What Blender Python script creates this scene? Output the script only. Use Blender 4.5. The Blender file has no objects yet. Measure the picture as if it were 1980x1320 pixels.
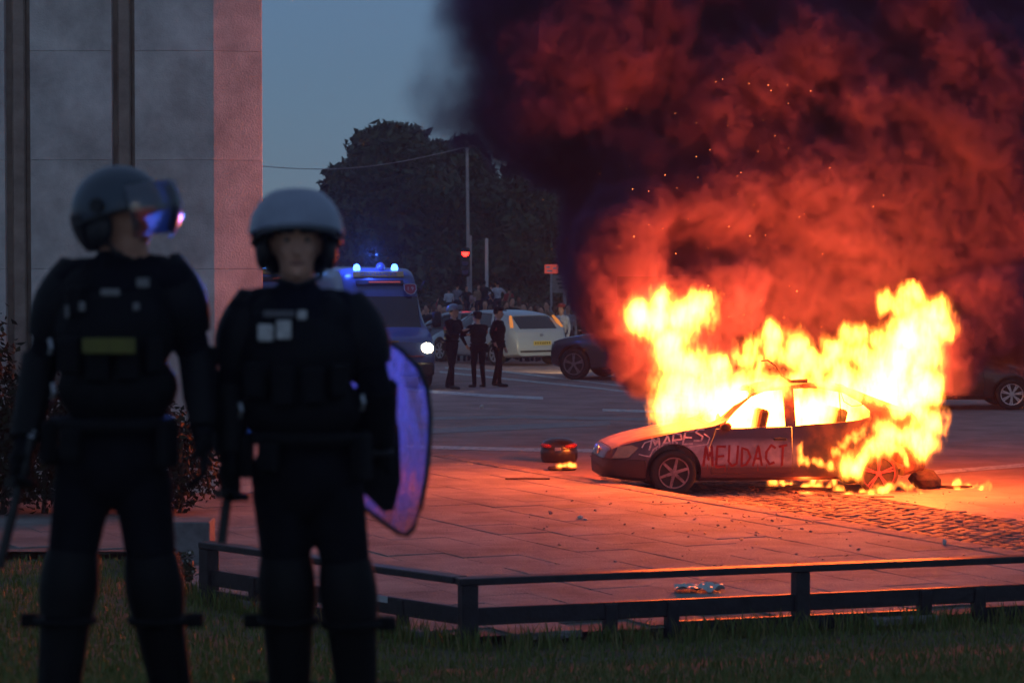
import bpy, bmesh, math, random
from mathutils import Vector, Matrix, Euler, noise as mnoise
from mathutils.bvhtree import BVHTree
R = math.radians
scene = bpy.context.scene
COL = scene.collection

# ------------------------------------------------------------------ camera
FPX = 5500.0            # focal length in photo pixels (1980 wide)
CAMZ = 3.2
PITCH = math.atan(199 / FPX)
cam_data = bpy.data.cameras.new('camera')
cam = bpy.data.objects.new('camera', cam_data)
COL.objects.link(cam)
cam.location = (0, 0, CAMZ)
cam.rotation_euler = (R(90) - PITCH, 0, 0)
cam_data.lens = 100.0
cam_data.sensor_width = 36.0
cam_data.clip_start = 0.5
cam_data.clip_end = 3000
cam_data.dof.use_dof = True
cam_data.dof.focus_distance = 36.0
cam_data.dof.aperture_fstop = 3.7
scene.camera = cam

# ------------------------------------------------------------------ dusk sky
world = bpy.data.worlds.new('World')
scene.world = world
world.use_nodes = True
wn, wl = world.node_tree.nodes, world.node_tree.links
wn.clear()
wo = wn.new('ShaderNodeOutputWorld')
bg = wn.new('ShaderNodeBackground')
sky = wn.new('ShaderNodeTexSky')
sky.sky_type = 'NISHITA'
sky.sun_disc = False
sky.sun_elevation = R(8)
sky.sun_rotation = R(180)
sky.altitude = 40
sky.air_density = 1.0
sky.dust_density = 0.2
sky.ozone_density = 7.0
bg.inputs['Strength'].default_value = 0.075
veil = wn.new('ShaderNodeMixRGB')          # a thin, even veil of evening cloud
veil.inputs['Fac'].default_value = 0.62
veil.inputs['Color2'].default_value = (1.95, 2.65, 4.0, 1)
wl.new(sky.outputs[0], veil.inputs['Color1'])
wl.new(veil.outputs[0], bg.inputs[0])
wl.new(bg.outputs[0], wo.inputs[0])

sun_d = bpy.data.lights.new('sun', 'SUN')
sun_d.energy = 0.02
sun_d.angle = R(12)
sun_d.color = (1, 0.86, 0.75)
sun = bpy.data.objects.new('sun', sun_d)
sun.rotation_euler = (R(82), 0, R(0))
COL.objects.link(sun)

# ------------------------------------------------------------------ exposure and sampling
vs = scene.view_settings
vs.view_transform = 'Standard'
vs.look = 'None'
vs.gamma = 1
vs.use_curve_mapping = False
vs.exposure = 0.0
scene.render.engine = 'CYCLES'
cy = scene.cycles
cy.use_denoising = True
cy.max_bounces = 4
cy.diffuse_bounces = 2
cy.glossy_bounces = 3
cy.transmission_bounces = 6
cy.transparent_max_bounces = 12
cy.volume_bounces = 0
cy.volume_step_rate = 1.0
cy.volume_max_steps = 400
cy.use_adaptive_sampling = True
cy.adaptive_threshold = 0.05
cy.sample_clamp_indirect = 3.0
cy.caustics_reflective = False
cy.caustics_refractive = False

# ------------------------------------------------------------------ photo pixel -> world
SP, CP = math.sin(PITCH), math.cos(PITCH)
def ray(px, py):
    x, u = (px - 990) / FPX, (660 - py) / FPX
    return Vector((x, CP + u * SP, -SP + u * CP))
def at(px, py, d):
    r = ray(px, py)
    return Vector((0, 0, CAMZ)) + r * (d / r.y)
def on(px, py, z=0.0):
    r = ray(px, py)
    return Vector((0, 0, CAMZ)) + r * ((z - CAMZ) / r.z)

# ------------------------------------------------------------------ materials
def mat(name, col, rough=0.6, metal=0.0, var=0.0, vscale=6.0, bump=0.0, bscale=40.0, col2=None, spec=0.5,
        emit=None, estr=0.0, coat=0.0, coords='Object', detail=6.0, lo=0.35, hi=0.65):
    m = bpy.data.materials.new(name)
    m.use_nodes = True
    n, l = m.node_tree.nodes, m.node_tree.links
    b = n['Principled BSDF']
    b.inputs['Base Color'].default_value = (*col, 1)
    b.inputs['Roughness'].default_value = rough
    b.inputs['Metallic'].default_value = metal
    b.inputs['Specular IOR Level'].default_value = spec
    if coat:
        b.inputs['Coat Weight'].default_value = coat
        b.inputs['Coat Roughness'].default_value = 0.1
    if coords == 'World':
        geo = n.new('ShaderNodeNewGeometry'); src = geo.outputs['Position']
    else:
        tc = n.new('ShaderNodeTexCoord'); src = tc.outputs[coords]
    if var or col2:
        t = n.new('ShaderNodeTexNoise')
        t.inputs['Scale'].default_value = vscale
        t.inputs['Detail'].default_value = detail
        t.inputs['Roughness'].default_value = 0.65
        l.new(src, t.inputs['Vector'])
        r = n.new('ShaderNodeValToRGB')
        r.color_ramp.elements[0].position = lo
        r.color_ramp.elements[1].position = hi
        c2 = col2 if col2 else tuple(c * (1 - var) for c in col)
        r.color_ramp.elements[0].color = (*c2, 1)
        r.color_ramp.elements[1].color = (*[min(1, c * (1 + (0 if col2 else var))) for c in col], 1)
        l.new(t.outputs['Fac'], r.inputs['Fac'])
        l.new(r.outputs['Color'], b.inputs['Base Color'])
    if bump:
        t2 = n.new('ShaderNodeTexNoise')
        t2.inputs['Scale'].default_value = bscale
        t2.inputs['Detail'].default_value = 5
        l.new(src, t2.inputs['Vector'])
        bp = n.new('ShaderNodeBump')
        bp.inputs['Strength'].default_value = bump
        bp.inputs['Distance'].default_value = 0.02
        l.new(t2.outputs['Fac'], bp.inputs['Height'])
        l.new(bp.outputs['Normal'], b.inputs['Normal'])
    if emit:
        b.inputs['Emission Color'].default_value = (*emit, 1)
        b.inputs['Emission Strength'].default_value = estr
    return m

# ------------------------------------------------------------------ objects
def tag(o, label=None, cat=None, group=None, kind=None):
    if label: o['label'] = label
    if cat: o['category'] = cat
    if group: o['group'] = group
    if kind: o['kind'] = kind
    return o
def link(name, me, m=None, parent=None, loc=None, rot=None):
    o = bpy.data.objects.new(name, me)
    COL.objects.link(o)
    if m is not None and me is not None:
        for k in (m if isinstance(m, (list, tuple)) else [m]):
            me.materials.append(k)
    if parent: o.parent = parent
    if loc is not None: o.location = loc
    if rot is not None: o.rotation_euler = rot
    return o
def empty(name, loc=(0, 0, 0), rz=0.0):
    o = bpy.data.objects.new(name, None)
    o.empty_display_size = 0.2
    o.location = loc
    o.rotation_euler = (0, 0, rz)
    COL.objects.link(o)
    return o
def fin(bm, name='m', smooth=None):
    bmesh.ops.recalc_face_normals(bm, faces=bm.faces)
    me = bpy.data.meshes.new(name)
    bm.to_mesh(me)
    bm.free()
    if smooth is not None:
        me.polygons.foreach_set('use_smooth', [True] * len(me.polygons))
        if smooth < 179: me.set_sharp_from_angle(angle=R(smooth))
    return me
def obj(name, bm, m, parent=None, loc=None, rot=None, smooth=None):
    return link(name, fin(bm, name, smooth), m, parent, loc, rot)
def B():
    return bmesh.new()
def box(bm, c, s, rot=None, bev=0.0):
    M = Matrix.Translation(Vector(c))
    if rot is not None: M = M @ Euler(rot).to_matrix().to_4x4()
    M = M @ Matrix.Diagonal((*s, 1))
    r = bmesh.ops.create_cube(bm, size=1.0, matrix=M)
    if bev:
        es = list({e for v in r['verts'] for e in v.link_edges})
        bmesh.ops.bevel(bm, geom=es, offset=bev, segments=1, affect='EDGES', profile=0.5)
    return bm
def tube(bm, pts, rad, seg=8, cap=True):
    pts = [Vector(p) for p in pts]
    rad = rad if isinstance(rad, (list, tuple)) else [rad] * len(pts)
    rings = []
    up = Vector((0, 0, 1))
    for i, p in enumerate(pts):
        t = (pts[min(i + 1, len(pts) - 1)] - pts[max(i - 1, 0)]).normalized()
        a = t.cross(up if abs(t.z) < 0.95 else Vector((0, 1, 0))).normalized()
        b = t.cross(a)
        rings.append([bm.verts.new(p + (a * math.cos(k * 2 * math.pi / seg) + b * math.sin(k * 2 * math.pi / seg)) * rad[i]) for k in range(seg)])
    for i in range(len(pts) - 1):
        for k in range(seg):
            bm.faces.new((rings[i][k], rings[i][(k + 1) % seg], rings[i + 1][(k + 1) % seg], rings[i + 1][k]))
    if cap:
        bm.faces.new(rings[0][::-1]); bm.faces.new(rings[-1])
    return bm
def lathe(bm, prof, seg=24, axis='Z', M=None):
    rings = []
    for (r, z) in prof:
        ring = []
        for k in range(seg):
            a = 2 * math.pi * k / seg
            v = Vector((r * math.cos(a), r * math.sin(a), z))
            if axis == 'Y': v = Vector((v.x, v.z, v.y))
            if axis == 'X': v = Vector((v.z, v.x, v.y))
            if M is not None: v = M @ v
            ring.append(bm.verts.new(v))
        rings.append(ring)
    for i in range(len(rings) - 1):
        for k in range(seg):
            bm.faces.new((rings[i][k], rings[i][(k + 1) % seg], rings[i + 1][(k + 1) % seg], rings[i + 1][k]))
    bm.faces.new(rings[0]); bm.faces.new(rings[-1][::-1])
    return bm
def prism(bm, poly, depth, M=None):
    """poly: (u, v) list in local XZ, extruded along local Y by (y0, y1)"""
    M = M or Matrix.Identity(4)
    a = [bm.verts.new(M @ Vector((u, depth[0], v))) for u, v in poly]
    b = [bm.verts.new(M @ Vector((u, depth[1], v))) for u, v in poly]
    n = len(poly)
    bm.faces.new(a); bm.faces.new(b[::-1])
    for i in range(n):
        bm.faces.new((a[i], b[i], b[(i + 1) % n], a[(i + 1) % n]))
    return bm
def sphere(bm, c, s, seg=12, rings=8, rot=None):
    M = Matrix.Translation(Vector(c))
    if rot is not None: M = M @ Euler(rot).to_matrix().to_4x4()
    s = s if isinstance(s, (list, tuple)) else (s, s, s)
    bmesh.ops.create_uvsphere(bm, u_segments=seg, v_segments=rings, radius=1.0, matrix=M @ Matrix.Diagonal((*s, 1)))
    return bm
def children(o):
    return [c for c in bpy.data.objects if c.parent == o]
def dup_tree(o, loc=None, rz=None, parent=None):
    kids = children(o)
    c = o.copy()
    COL.objects.link(c)
    if parent: c.parent = parent
    if loc is not None: c.location = loc
    if rz is not None: c.rotation_euler[2] = rz
    for k in kids: dup_tree(k, parent=c)
    return c
TMP = bpy.data.scenes.new('workbench')       # scratch scene for modifier results; removed at the end
def boolean(a, b, op='DIFFERENCE'):
    """mesh a op mesh b -> new mesh (exact)"""
    oa = bpy.data.objects.new('a', a); ob = bpy.data.objects.new('b', b)
    TMP.collection.objects.link(ob)
    md = oa.modifiers.new('b', 'BOOLEAN')
    md.operation = op; md.object = ob; md.solver = 'EXACT'
    me = evaluated(oa)
    bpy.data.objects.remove(oa); bpy.data.objects.remove(ob)
    return me
def evaluated(o):
    TMP.collection.objects.link(o)
    with bpy.context.temp_override(scene=TMP, view_layer=TMP.view_layers[0]):
        dg = bpy.context.evaluated_depsgraph_get()
        return bpy.data.meshes.new_from_object(o.evaluated_get(dg))
# ================================================================== ground
def slope_z(d):
    return 0.0 if d < 73 else -(d - 73) * 0.035 if d < 160 else -87 * 0.035
# asphalt with faint wear; the road falls away behind the parked cars
def ground_mesh():
    bm = B()
    ys = [-40, 20, 30, 40, 50, 60, 70, 73, 80, 90, 100, 120, 160, 220, 400, 1200]
    xs = [-600, -200, -80, -30, -10, 0, 10, 30, 80, 200, 600]
    g = [[bm.verts.new((x, y, slope_z(y))) for x in xs] for y in ys]
    for j in range(len(ys) - 1):
        for i in range(len(xs) - 1):
            bm.faces.new((g[j][i], g[j][i + 1], g[j + 1][i + 1], g[j + 1][i]))
    return bm
M_asphalt = mat('asphalt', (0.40, 0.27, 0.25), 0.9, spec=0.12, var=0.3, vscale=0.9, bump=0.15, bscale=60, lo=0.3, hi=0.7)  # base colour reddened to stand in for firelight missing on the far road
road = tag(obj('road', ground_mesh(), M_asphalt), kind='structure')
# ================================================================== plaza, kerb, lawn
PZ = 0.16
K0, K1 = on(830, 872, PZ), on(1980, 1067, PZ)
KD = (K1 - K0).to_2d().normalized()            # along the kerb, towards the camera
KN = Vector((-KD.y, KD.x))                     # across the kerb, towards the road (+x, +y)
def kp(s, t, z=0.0):                           # s metres along kerb from K0, t metres towards the road
    p = K0.to_2d() + KD * s + KN * t
    return Vector((p.x, p.y, z))
FC = on(905, 1222, 0.18)                       # fence corner
FL = on(402, 1142, 0.18)                       # left end of the fence
FRd = (on(1980, 1075, 0.58) - on(930, 1117, 0.58)).to_2d().normalized()
def fr(s, z=0.0):                              # along the right run
    return Vector((FC.x + FRd.x * s, FC.y + FRd.y * s, z))
FLd = (FL - FC).to_2d().normalized()
def flp(s, z=0.0):
    return Vector((FC.x + FLd.x * s, FC.y + FLd.y * s, z))
M_mortar = mat('sanded joint', (0.17, 0.148, 0.135), 0.9, var=0.3, vscale=8)
M_slab = [mat('paving slab %d' % i, c, 0.8, spec=0.25, var=0.38, vscale=1.1, bump=0.9, bscale=38, detail=12, lo=0.32, hi=0.66, coords='World') for i, c in
          enumerate([(0.255, 0.25, 0.24), (0.247, 0.242, 0.235), (0.262, 0.256, 0.246), (0.24, 0.236, 0.228)])]
bm = B()
zp = lambda p, z=0.145: Vector((p[0], p[1], z))
bm.faces.new([bm.verts.new(p) for p in (kp(-25, -0.12, 0.145), kp(16.5, -0.12, 0.145), zp(fr(10)), zp(FC), zp(FL), zp((FL.x - 1.1, FL.y + 3.4)), zp((-14, FL.y + 3.4)), zp((-14, 60)))])
plaza = tag(obj('plaza', bm, M_mortar), kind='structure')
rnd = random.Random(3)
SU, SV = 0.9, 0.6
slab_me = {}
def inview(p, m=0.12):
    dx = p.x / p.y; dz = (p.z - CAMZ) / p.y
    return abs(dx) < 0.18 * (1 + m) and -0.162 < dz < 0.09
def lawn_edge(x):
    if x > FC.x: return FC.y + (x - FC.x) * FRd.y / FRd.x
    if x > FL.x: return FL.y + (FC.y - FL.y) * (x - FL.x) / (FC.x - FL.x)
    return FL.y + min(3.4, (FL.x - x) * 3.2)
ns = 0
for j in range(0, 22):
    for i in range(-14, 26):
        off = 0.45 if j % 2 else 0.0
        c = kp(i * SU + off, -0.3 - 0.02 - SV * (j + 0.5), PZ)
        if c.y < lawn_edge(c.x) + 0.22 or not inview(c) or c.x < -3.3 and c.y > 33.5: continue
        k = rnd.randrange(4)
        key = (k, rnd.randrange(2))
        if key not in slab_me:
            bm = B(); box(bm, (0, 0, -0.03), (SU - 0.007, SV - 0.007, 0.06), bev=0.005)
            slab_me[key] = fin(bm, 'paving_slab'); slab_me[key].materials.append(M_slab[k])
        o = link('paving_slab', slab_me[key], None, plaza, (c.x, c.y, PZ + rnd.uniform(-0.004, 0.003)),
                 (rnd.uniform(-.004, .004), rnd.uniform(-.004, .004), math.atan2(KD.y, KD.x)))
        ns += 1
# kerb stones
kerb = tag(empty('kerb', kp(0, 0, 0)), kind='structure')
kme = None
M_kerb = mat('granite kerb', (0.27, 0.23, 0.21), 0.8, spec=0.2, var=0.25, coords='World', vscale=5, bump=0.4, bscale=70)
for i in range(-12, 26):
    if kme is None:
        bm = B(); box(bm, (0, 0, 0), (0.985, 0.30, 0.24), bev=0.014)
        kme = fin(bm, 'kerb_stone'); kme.materials.append(M_kerb)
    p = kp(i + 0.5, -0.15, PZ - 0.115)
    if not inview(p, 0.3): continue
    link('kerb_stone', kme, None, kerb, p - kerb.location, (0, 0, math.atan2(KD.y, KD.x) + rnd.uniform(-.003, .003)))

# setts along the kerb
M_sett = [mat('sett %d' % i, c, 0.75, spec=0.25, var=0.25, vscale=14, bump=0.3, bscale=60) for i, c in enumerate([(0.13, 0.12, 0.115), (0.17, 0.155, 0.145), (0.10, 0.095, 0.095)])]
sett_me = []
for v in range(9):
    bm = B(); box(bm, (0, 0, -0.02), (0.186, 0.116, 0.07), bev=0.016)
    for q in bm.verts: q.co += Vector((rnd.uniform(-.006, .006), rnd.uniform(-.006, .006), rnd.uniform(-.006, .006)))
    me = fin(bm, 'sett', 40); me.materials.append(M_sett[v % 3]); sett_me.append(me)
spots = []
for j in range(0, 20):
    for i in range(-10, 76):
        c = kp(i * 0.2 + (0.1 if j % 2 else 0) + rnd.uniform(-.01, .01), 0.08 + 0.13 * (j + 0.5), 0)
        if inview(c, 0.03) and c.x > 1.2: spots.append((c.y, c))
spots.sort(key=lambda q: q[0])
rot0 = math.atan2(KD.y, KD.x)
for k, (_, c) in enumerate(spots[:290]):
    link('sett', sett_me[rnd.randrange(9)], None, road, (c.x, c.y, 0.0 + rnd.uniform(-.008, .006)), (rnd.uniform(-.05, .05), rnd.uniform(-.05, .05), rot0 + rnd.uniform(-.06, .06)))
V, F, MI = [], [], []
for (_, c) in spots[290:]:
    me = sett_me[rnd.randrange(9)]
    T = Matrix.Translation((c.x, c.y, rnd.uniform(-.008, .006))) @ Euler((rnd.uniform(-.05, .05), rnd.uniform(-.05, .05), rot0 + rnd.uniform(-.06, .06))).to_matrix().to_4x4()
    b0 = len(V)
    V += [tuple(T @ v.co) for v in me.vertices]
    F += [tuple(b0 + q for q in p.vertices) for p in me.polygons]
    MI += [sett_me.index(me) % 3] * len(me.polygons)
me = bpy.data.meshes.new('setts'); me.from_pydata(V, [], F)
for q in M_sett: me.materials.append(q)
me.polygons.foreach_set('material_index', MI)
tag(link('sett_paving', me, None, road), kind='stuff')

# painted lines and pale bands on the road
M_paint = mat('worn road paint', (0.62, 0.60, 0.58), 0.6, col2=(0.16, 0.15, 0.15), vscale=9, lo=0.36, hi=0.5)
M_band = mat('pale paving band', (0.26, 0.22, 0.21), 0.55, var=0.2, vscale=5, bump=0.3, bscale=50)
def line(name, pts, wpx, m, h=0.006):
    bm = B()
    a = []
    for (x, y) in pts:
        w = wpx if not isinstance(wpx, dict) else wpx[(x, y)]
        a.append((bm.verts.new(on(x, y - w / 2) + Vector((0, 0, h))), bm.verts.new(on(x, y + w / 2) + Vector((0, 0, h)))))
    for i in range(len(a) - 1):
        bm.faces.new((a[i][0], a[i][1], a[i + 1][1], a[i + 1][0]))
    return obj(name, bm, m, road)
line('lane_line', [(860, 711), (980, 719), (1110, 735), (1240, 751), (1420, 773)], 3.2, M_paint)
line('lane_line', [(850, 719), (1000, 735), (1150, 750), (1285, 766), (1420, 782)], 3.4, M_paint)
line('lane_line', [(700, 862), (840, 865), (1045, 870), (1180, 872)], 6.5, M_paint)
line('lane_line', [(1165, 793), (1300, 797), (1420, 800)], 5, M_paint)
line('lane_line', [(700, 742), (830, 757), (940, 765), (1050, 770)], 5.5, M_paint)
line('lane_line', [(1800, 914), (1900, 906), (2000, 898)], 7, M_paint)
line('lane_line', [(1855, 722), (1990, 712)], 3, M_paint)
line('pale_band', [(640, 842), (820, 834), (1000, 826), (1180, 818)], 10, M_band, 0.005)
line('pale_band', [(700, 812), (1000, 806), (1300, 812)], 6, M_band, 0.005)
line('pale_band', [(1690, 957), (1760, 966), (1870, 985), (2000, 1011)], {(1690, 957): 12, (1760, 966): 16, (1870, 985): 20, (2000, 1011): 26}, M_band, 0.01)

# ---- lawn
NEAR = 10.2
def lawn_z(x, y):
    e = lawn_edge(x)
    t = max(0.0, min(1.0, (e - y) / (e - NEAR)))
    return 0.07 + 1.48 * t ** 1.5 + 0.02 * mnoise.noise(Vector((x * 1.3, y * 1.3, 2.0)))
M_soil = mat('lawn soil', (0.09, 0.08, 0.04), 0.95, var=0.4, vscale=3, bump=0.5, bscale=30)
bm = B()
xs = [-9 + 0.25 * i for i in range(0, 70)]
g = []
for x in xs:
    e = lawn_edge(x)
    g.append([bm.verts.new((x, y, lawn_z(x, y))) for y in [2, 6] + [NEAR + (e + 0.02 - NEAR) * k / 40 for k in range(41)]])
for i in range(len(g) - 1):
    for j in range(len(g[0]) - 1):
        bm.faces.new((g[i][j], g[i + 1][j], g[i + 1][j + 1], g[i][j + 1]))
lawn = tag(obj('lawn', bm, M_soil, smooth=180), kind='structure')
# grass blades
import numpy as np
def grass(name, n, label, hmin, hmax, place, seed, cols):
    rs = np.random.RandomState(seed)
    P = place(rs, n)
    n = len(P)
    h = rs.uniform(hmin, hmax, n); w = rs.uniform(0.004, 0.008, n)
    a = rs.uniform(0, 2 * np.pi, n); lean = rs.uniform(0.05, 0.6, n) * h; la = rs.uniform(0, 2 * np.pi, n)
    ux, uy = np.cos(a) * w, np.sin(a) * w
    lx, ly = np.cos(la) * lean, np.sin(la) * lean
    V = np.zeros((n, 5, 3))
    V[:, 0] = P + np.stack([-ux, -uy, np.zeros(n)], 1); V[:, 1] = P + np.stack([ux, uy, np.zeros(n)], 1)
    V[:, 2] = P + np.stack([ux * .7 + lx * .35, uy * .7 + ly * .35, h * .6], 1); V[:, 3] = P + np.stack([-ux * .7 + lx * .35, -uy * .7 + ly * .35, h * .6], 1)
    V[:, 4] = P + np.stack([lx, ly, h], 1)
    me = bpy.data.meshes.new(name)
    idx = np.arange(n)[:, None] * 5
    quads = (idx + np.array([[0, 1, 2, 3]])); tris = (idx + np.array([[3, 2, 4]]))
    me.vertices.add(n * 5); me.vertices.foreach_set('co', V.reshape(-1))
    me.loops.add(n * 7); me.loops.foreach_set('vertex_index', np.concatenate([quads, tris], 1).reshape(-1).astype(np.int32))
    me.polygons.add(n * 2)
    st = np.stack([np.arange(n) * 7, np.arange(n) * 7 + 4], 1).reshape(-1)
    me.polygons.foreach_set('loop_start', st.astype(np.int32))
    mi = np.repeat(rs.randint(0, len(cols), n), 2)
    me.update(calc_edges=True)
    for c in cols: me.materials.append(c)
    me.polygons.foreach_set('material_index', mi.astype(np.int32))
    return tag(link(name, me), label, 'grass', kind='stuff')
M_grass = [mat('grass %d' % i, c, 0.6) for i, c in enumerate([(0.12, 0.17, 0.025), (0.17, 0.20, 0.035), (0.25, 0.21, 0.06), (0.10, 0.15, 0.02)])]
def pl_lawn(rs, n):
    y = rs.uniform(NEAR - 0.5, 31, n) ; x = rs.uniform(-1, 1, n) * y * 0.19
    keep = [k for k in range(n) if y[k] < lawn_edge(x[k])]
    return np.array([(x[k], y[k], lawn_z(x[k], y[k]) - 0.005) for k in keep])
grass('lawn_grass', 70000, 'dim unmown grass of the sloping lawn in the foreground', 0.025, 0.085, pl_lawn, 5, M_grass)
def pl_edge(rs, n):
    out = []
    for k in range(n):
        x = rs.uniform(-3.0, 4.6)
        cl = mnoise.noise(Vector((x * 3.0, 1.0, 4.0)))
        if cl < -0.15 and rs.rand() > 0.25: continue
        y = lawn_edge(x) - abs(rs.normal(0, 0.25)) - 0.03
        out.append((x, y, lawn_z(x, y) - 0.005))
    return np.array(out)
grass('tall_grass', 3200, 'tufts of tall grass growing along the foot of the low fence', 0.06, 0.22, pl_edge, 6, M_grass)

# ---- low fence
M_fence = mat('dark stained timber', (0.028, 0.026, 0.03), 0.42, var=0.3, vscale=9, bump=0.2, bscale=30)
fence = empty('low_fence', (FC.x, FC.y, 0.18))
tag(fence, 'low dark timber rail fence turning a corner at the edge of the lawn', 'fence')
TOP, MID, LOW = 0.575, 0.30, 0.135
def frail(name, p, q, z, w, h, m=M_fence):
    d = (q - p); L = d.to_2d().length
    bm = B(); box(bm, (0, 0, 0), (L, w, h), bev=0.008)
    c = (p + q) / 2
    return obj(name, bm, m, fence, (c.x - FC.x, c.y - FC.y, z - 0.18), (0, 0, math.atan2(d.y, d.x)))
def fpost(p, w, top, rz, bot=-0.08):
    bm = B(); box(bm, (0, 0, 0), (w, w, top - bot), bev=0.008)
    return obj('post', bm, M_fence, fence, (p.x - FC.x, p.y - FC.y, (top + bot) / 2 - 0.18), (0, 0, rz))
def s_of(px):   # distance along right run for an image column
    t = (px - 990) / FPX
    # FC.x + FRd.x s = t (FC.y + FRd.y s)
    return (t * FC.y - FC.x) / (FRd.x - t * FRd.y)
def s_left(px):
    t = (px - 990) / FPX
    return (t * FC.y - FC.x) / (FLd.x - t * FLd.y)
ra, rl = math.atan2(FRd.y, FRd.x), math.atan2(FLd.y, FLd.x)
sE = s_of(2300); LE = s_left(402)
frail('top_rail', fr(-0.09), fr(sE), TOP, 0.15, 0.055)
frail('top_rail', flp(0.09), flp(LE + 0.06), TOP + 0.003, 0.15, 0.055)
frail('rail', fr(0.055), fr(sE), MID, 0.05, 0.135)
frail('rail', flp(0.055), flp(LE), MID, 0.05, 0.135)
frail('rail', fr(s_of(1300)), fr(s_of(1790)), LOW, 0.045, 0.12)
frail('rail', fr(s_of(1895)), fr(s_of(2290)), LOW, 0.045, 0.12)
frail('rail', flp(s_left(490)), flp(LE), LOW, 0.045, 0.12)
frail('rail', flp(s_left(700)), flp(s_left(580)), LOW, 0.045, 0.12)
fpost(fr(0), 0.13, TOP - 0.028, ra); fpost(fr(s_of(1550)), 0.12, TOP - 0.028, ra); fpost(flp(LE), 0.13, TOP - 0.028, rl); fpost(fr(s_of(2200)), .12, TOP - .028, ra)
for px in (1180, 1300, 1790, 1895): fpost(fr(s_of(px)), 0.10, MID + 0.06, ra)
for px in (490, 600, 695, 778): fpost(flp(s_left(px)), 0.08, MID + 0.06, rl)
# small pale label plate on the left run's rail
M_plate = mat('pale plate', (0.55, 0.6, 0.6), 0.5, var=0.1)
pc = flp(s_left(742))
nrm = Vector((FLd.y, -FLd.x)); nrm = nrm if nrm.y < 0 else -nrm
bm = B(); box(bm, (0, 0, 0), (0.16, 0.008, 0.05))
obj('plate', bm, M_plate, fence, (pc.x - FC.x + nrm.x * 0.032, pc.y - FC.y + nrm.y * 0.032, MID - 0.18 + 0.045), (0, 0, rl))

# ---- stone pillars of the building on the left
M_stone = [mat('limestone %d' % i, c, 0.8, var=0.34, vscale=1.6, coords='World', bump=0.5, bscale=45, detail=9, lo=0.3, hi=0.7) for i, c in enumerate([(0.57, 0.59, 0.55), (0.53, 0.55, 0.51), (0.60, 0.62, 0.57)])]
M_recess = mat('bronze strip', (0.30, 0.25, 0.20), 0.6, var=0.25, vscale=3)
BD = 34.0
bx = lambda px: (px - 990) / FPX * BD
bld = empty('stone_building', (bx(415), BD, PZ))
tag(bld, 'tall grey limestone pillars of a building behind the two officers', 'building')
zj = [PZ - 0.02] + [CAMZ - (y - 461) * BD / FPX for y in (940, 730, 520, 310, 100, -110, -320)] + [9.4]
def stone(name, x0, x1, y0, y1, z0, z1):
    bm = B(); box(bm, (0, 0, 0), (x1 - x0 - 0.004, y1 - y0 - 0.004, z1 - z0 - 0.003), bev=0.003)
    return obj(name, bm, M_stone[rnd.randrange(3)], bld, ((x0 + x1) / 2 - bx(415), (y0 + y1) / 2 - BD, (z0 + z1) / 2 - PZ))
for k in range(len(zj) - 1):
    # end pillar with a splayed corner
    bm = B(); h_ = (zj[k + 1] - zj[k] - 0.003) / 2
    pl = [(bx(262) + .002 - bx(415), 0), (-.004, 0), (.555, .217), (.475, .9), (-.1, 3.2), (bx(262) + .002 - bx(415), 3.2)]
    lo_v = [bm.verts.new((x, y, -h_)) for x, y in pl]; hi_v = [bm.verts.new((x, y, h_)) for x, y in pl]
    bm.faces.new(lo_v[::-1]); bm.faces.new(hi_v)
    for q in range(len(pl)): bm.faces.new((lo_v[q], lo_v[(q + 1) % len(pl)], hi_v[(q + 1) % len(pl)], hi_v[q]))
    bmesh.ops.bevel(bm, geom=bm.edges[:], offset=.003, segments=1, affect='EDGES', profile=.5)
    obj('stone_block', bm, M_stone[rnd.randrange(3)], bld, (0, 0, (zj[k] + zj[k + 1]) / 2 - PZ))
    stone('stone_block', bx(60), bx(218), BD, BD + 1.0, zj[k], zj[k + 1])
    stone('stone_block', bx(-150), bx(11), BD, BD + 1.0, zj[k], zj[k + 1])
    stone('stone_block', bx(-420), bx(-200), BD, BD + 1.0, zj[k], zj[k + 1])
bm = B(); box(bm, (0, 0, 0), (bx(262) - bx(-420) - 0.02, 0.3, 9.2))
obj('back_wall', bm, M_recess, bld, ((bx(262) + bx(-420)) / 2 - bx(415), 0.30, 4.55))
# round bronze downpipe strips standing in the recesses
for px in (36, 240):
    bm = B(); box(bm, (0, 0, 0), (0.16, 0.1, 9.1), bev=0.02)
    obj('vertical_strip', bm, M_recess, bld, (bx(px) - bx(415), 0.12, 4.53))

# ---- plinth block where the fence ends
bm = B(); box(bm, (0, 0, 0.22), (0.62, 0.5, 0.44), bev=0.012)
pb = on(355, 1090, 0.18)
tag(obj('plinth', bm, mat('weathered grey plinth stone', (.2, .2, .195), .85, var=.3, vscale=4), None, (pb.x - 0.1, pb.y + 0.55, 0.1)), 'low grey stone plinth at the left end of the timber fence', 'plinth')
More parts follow.
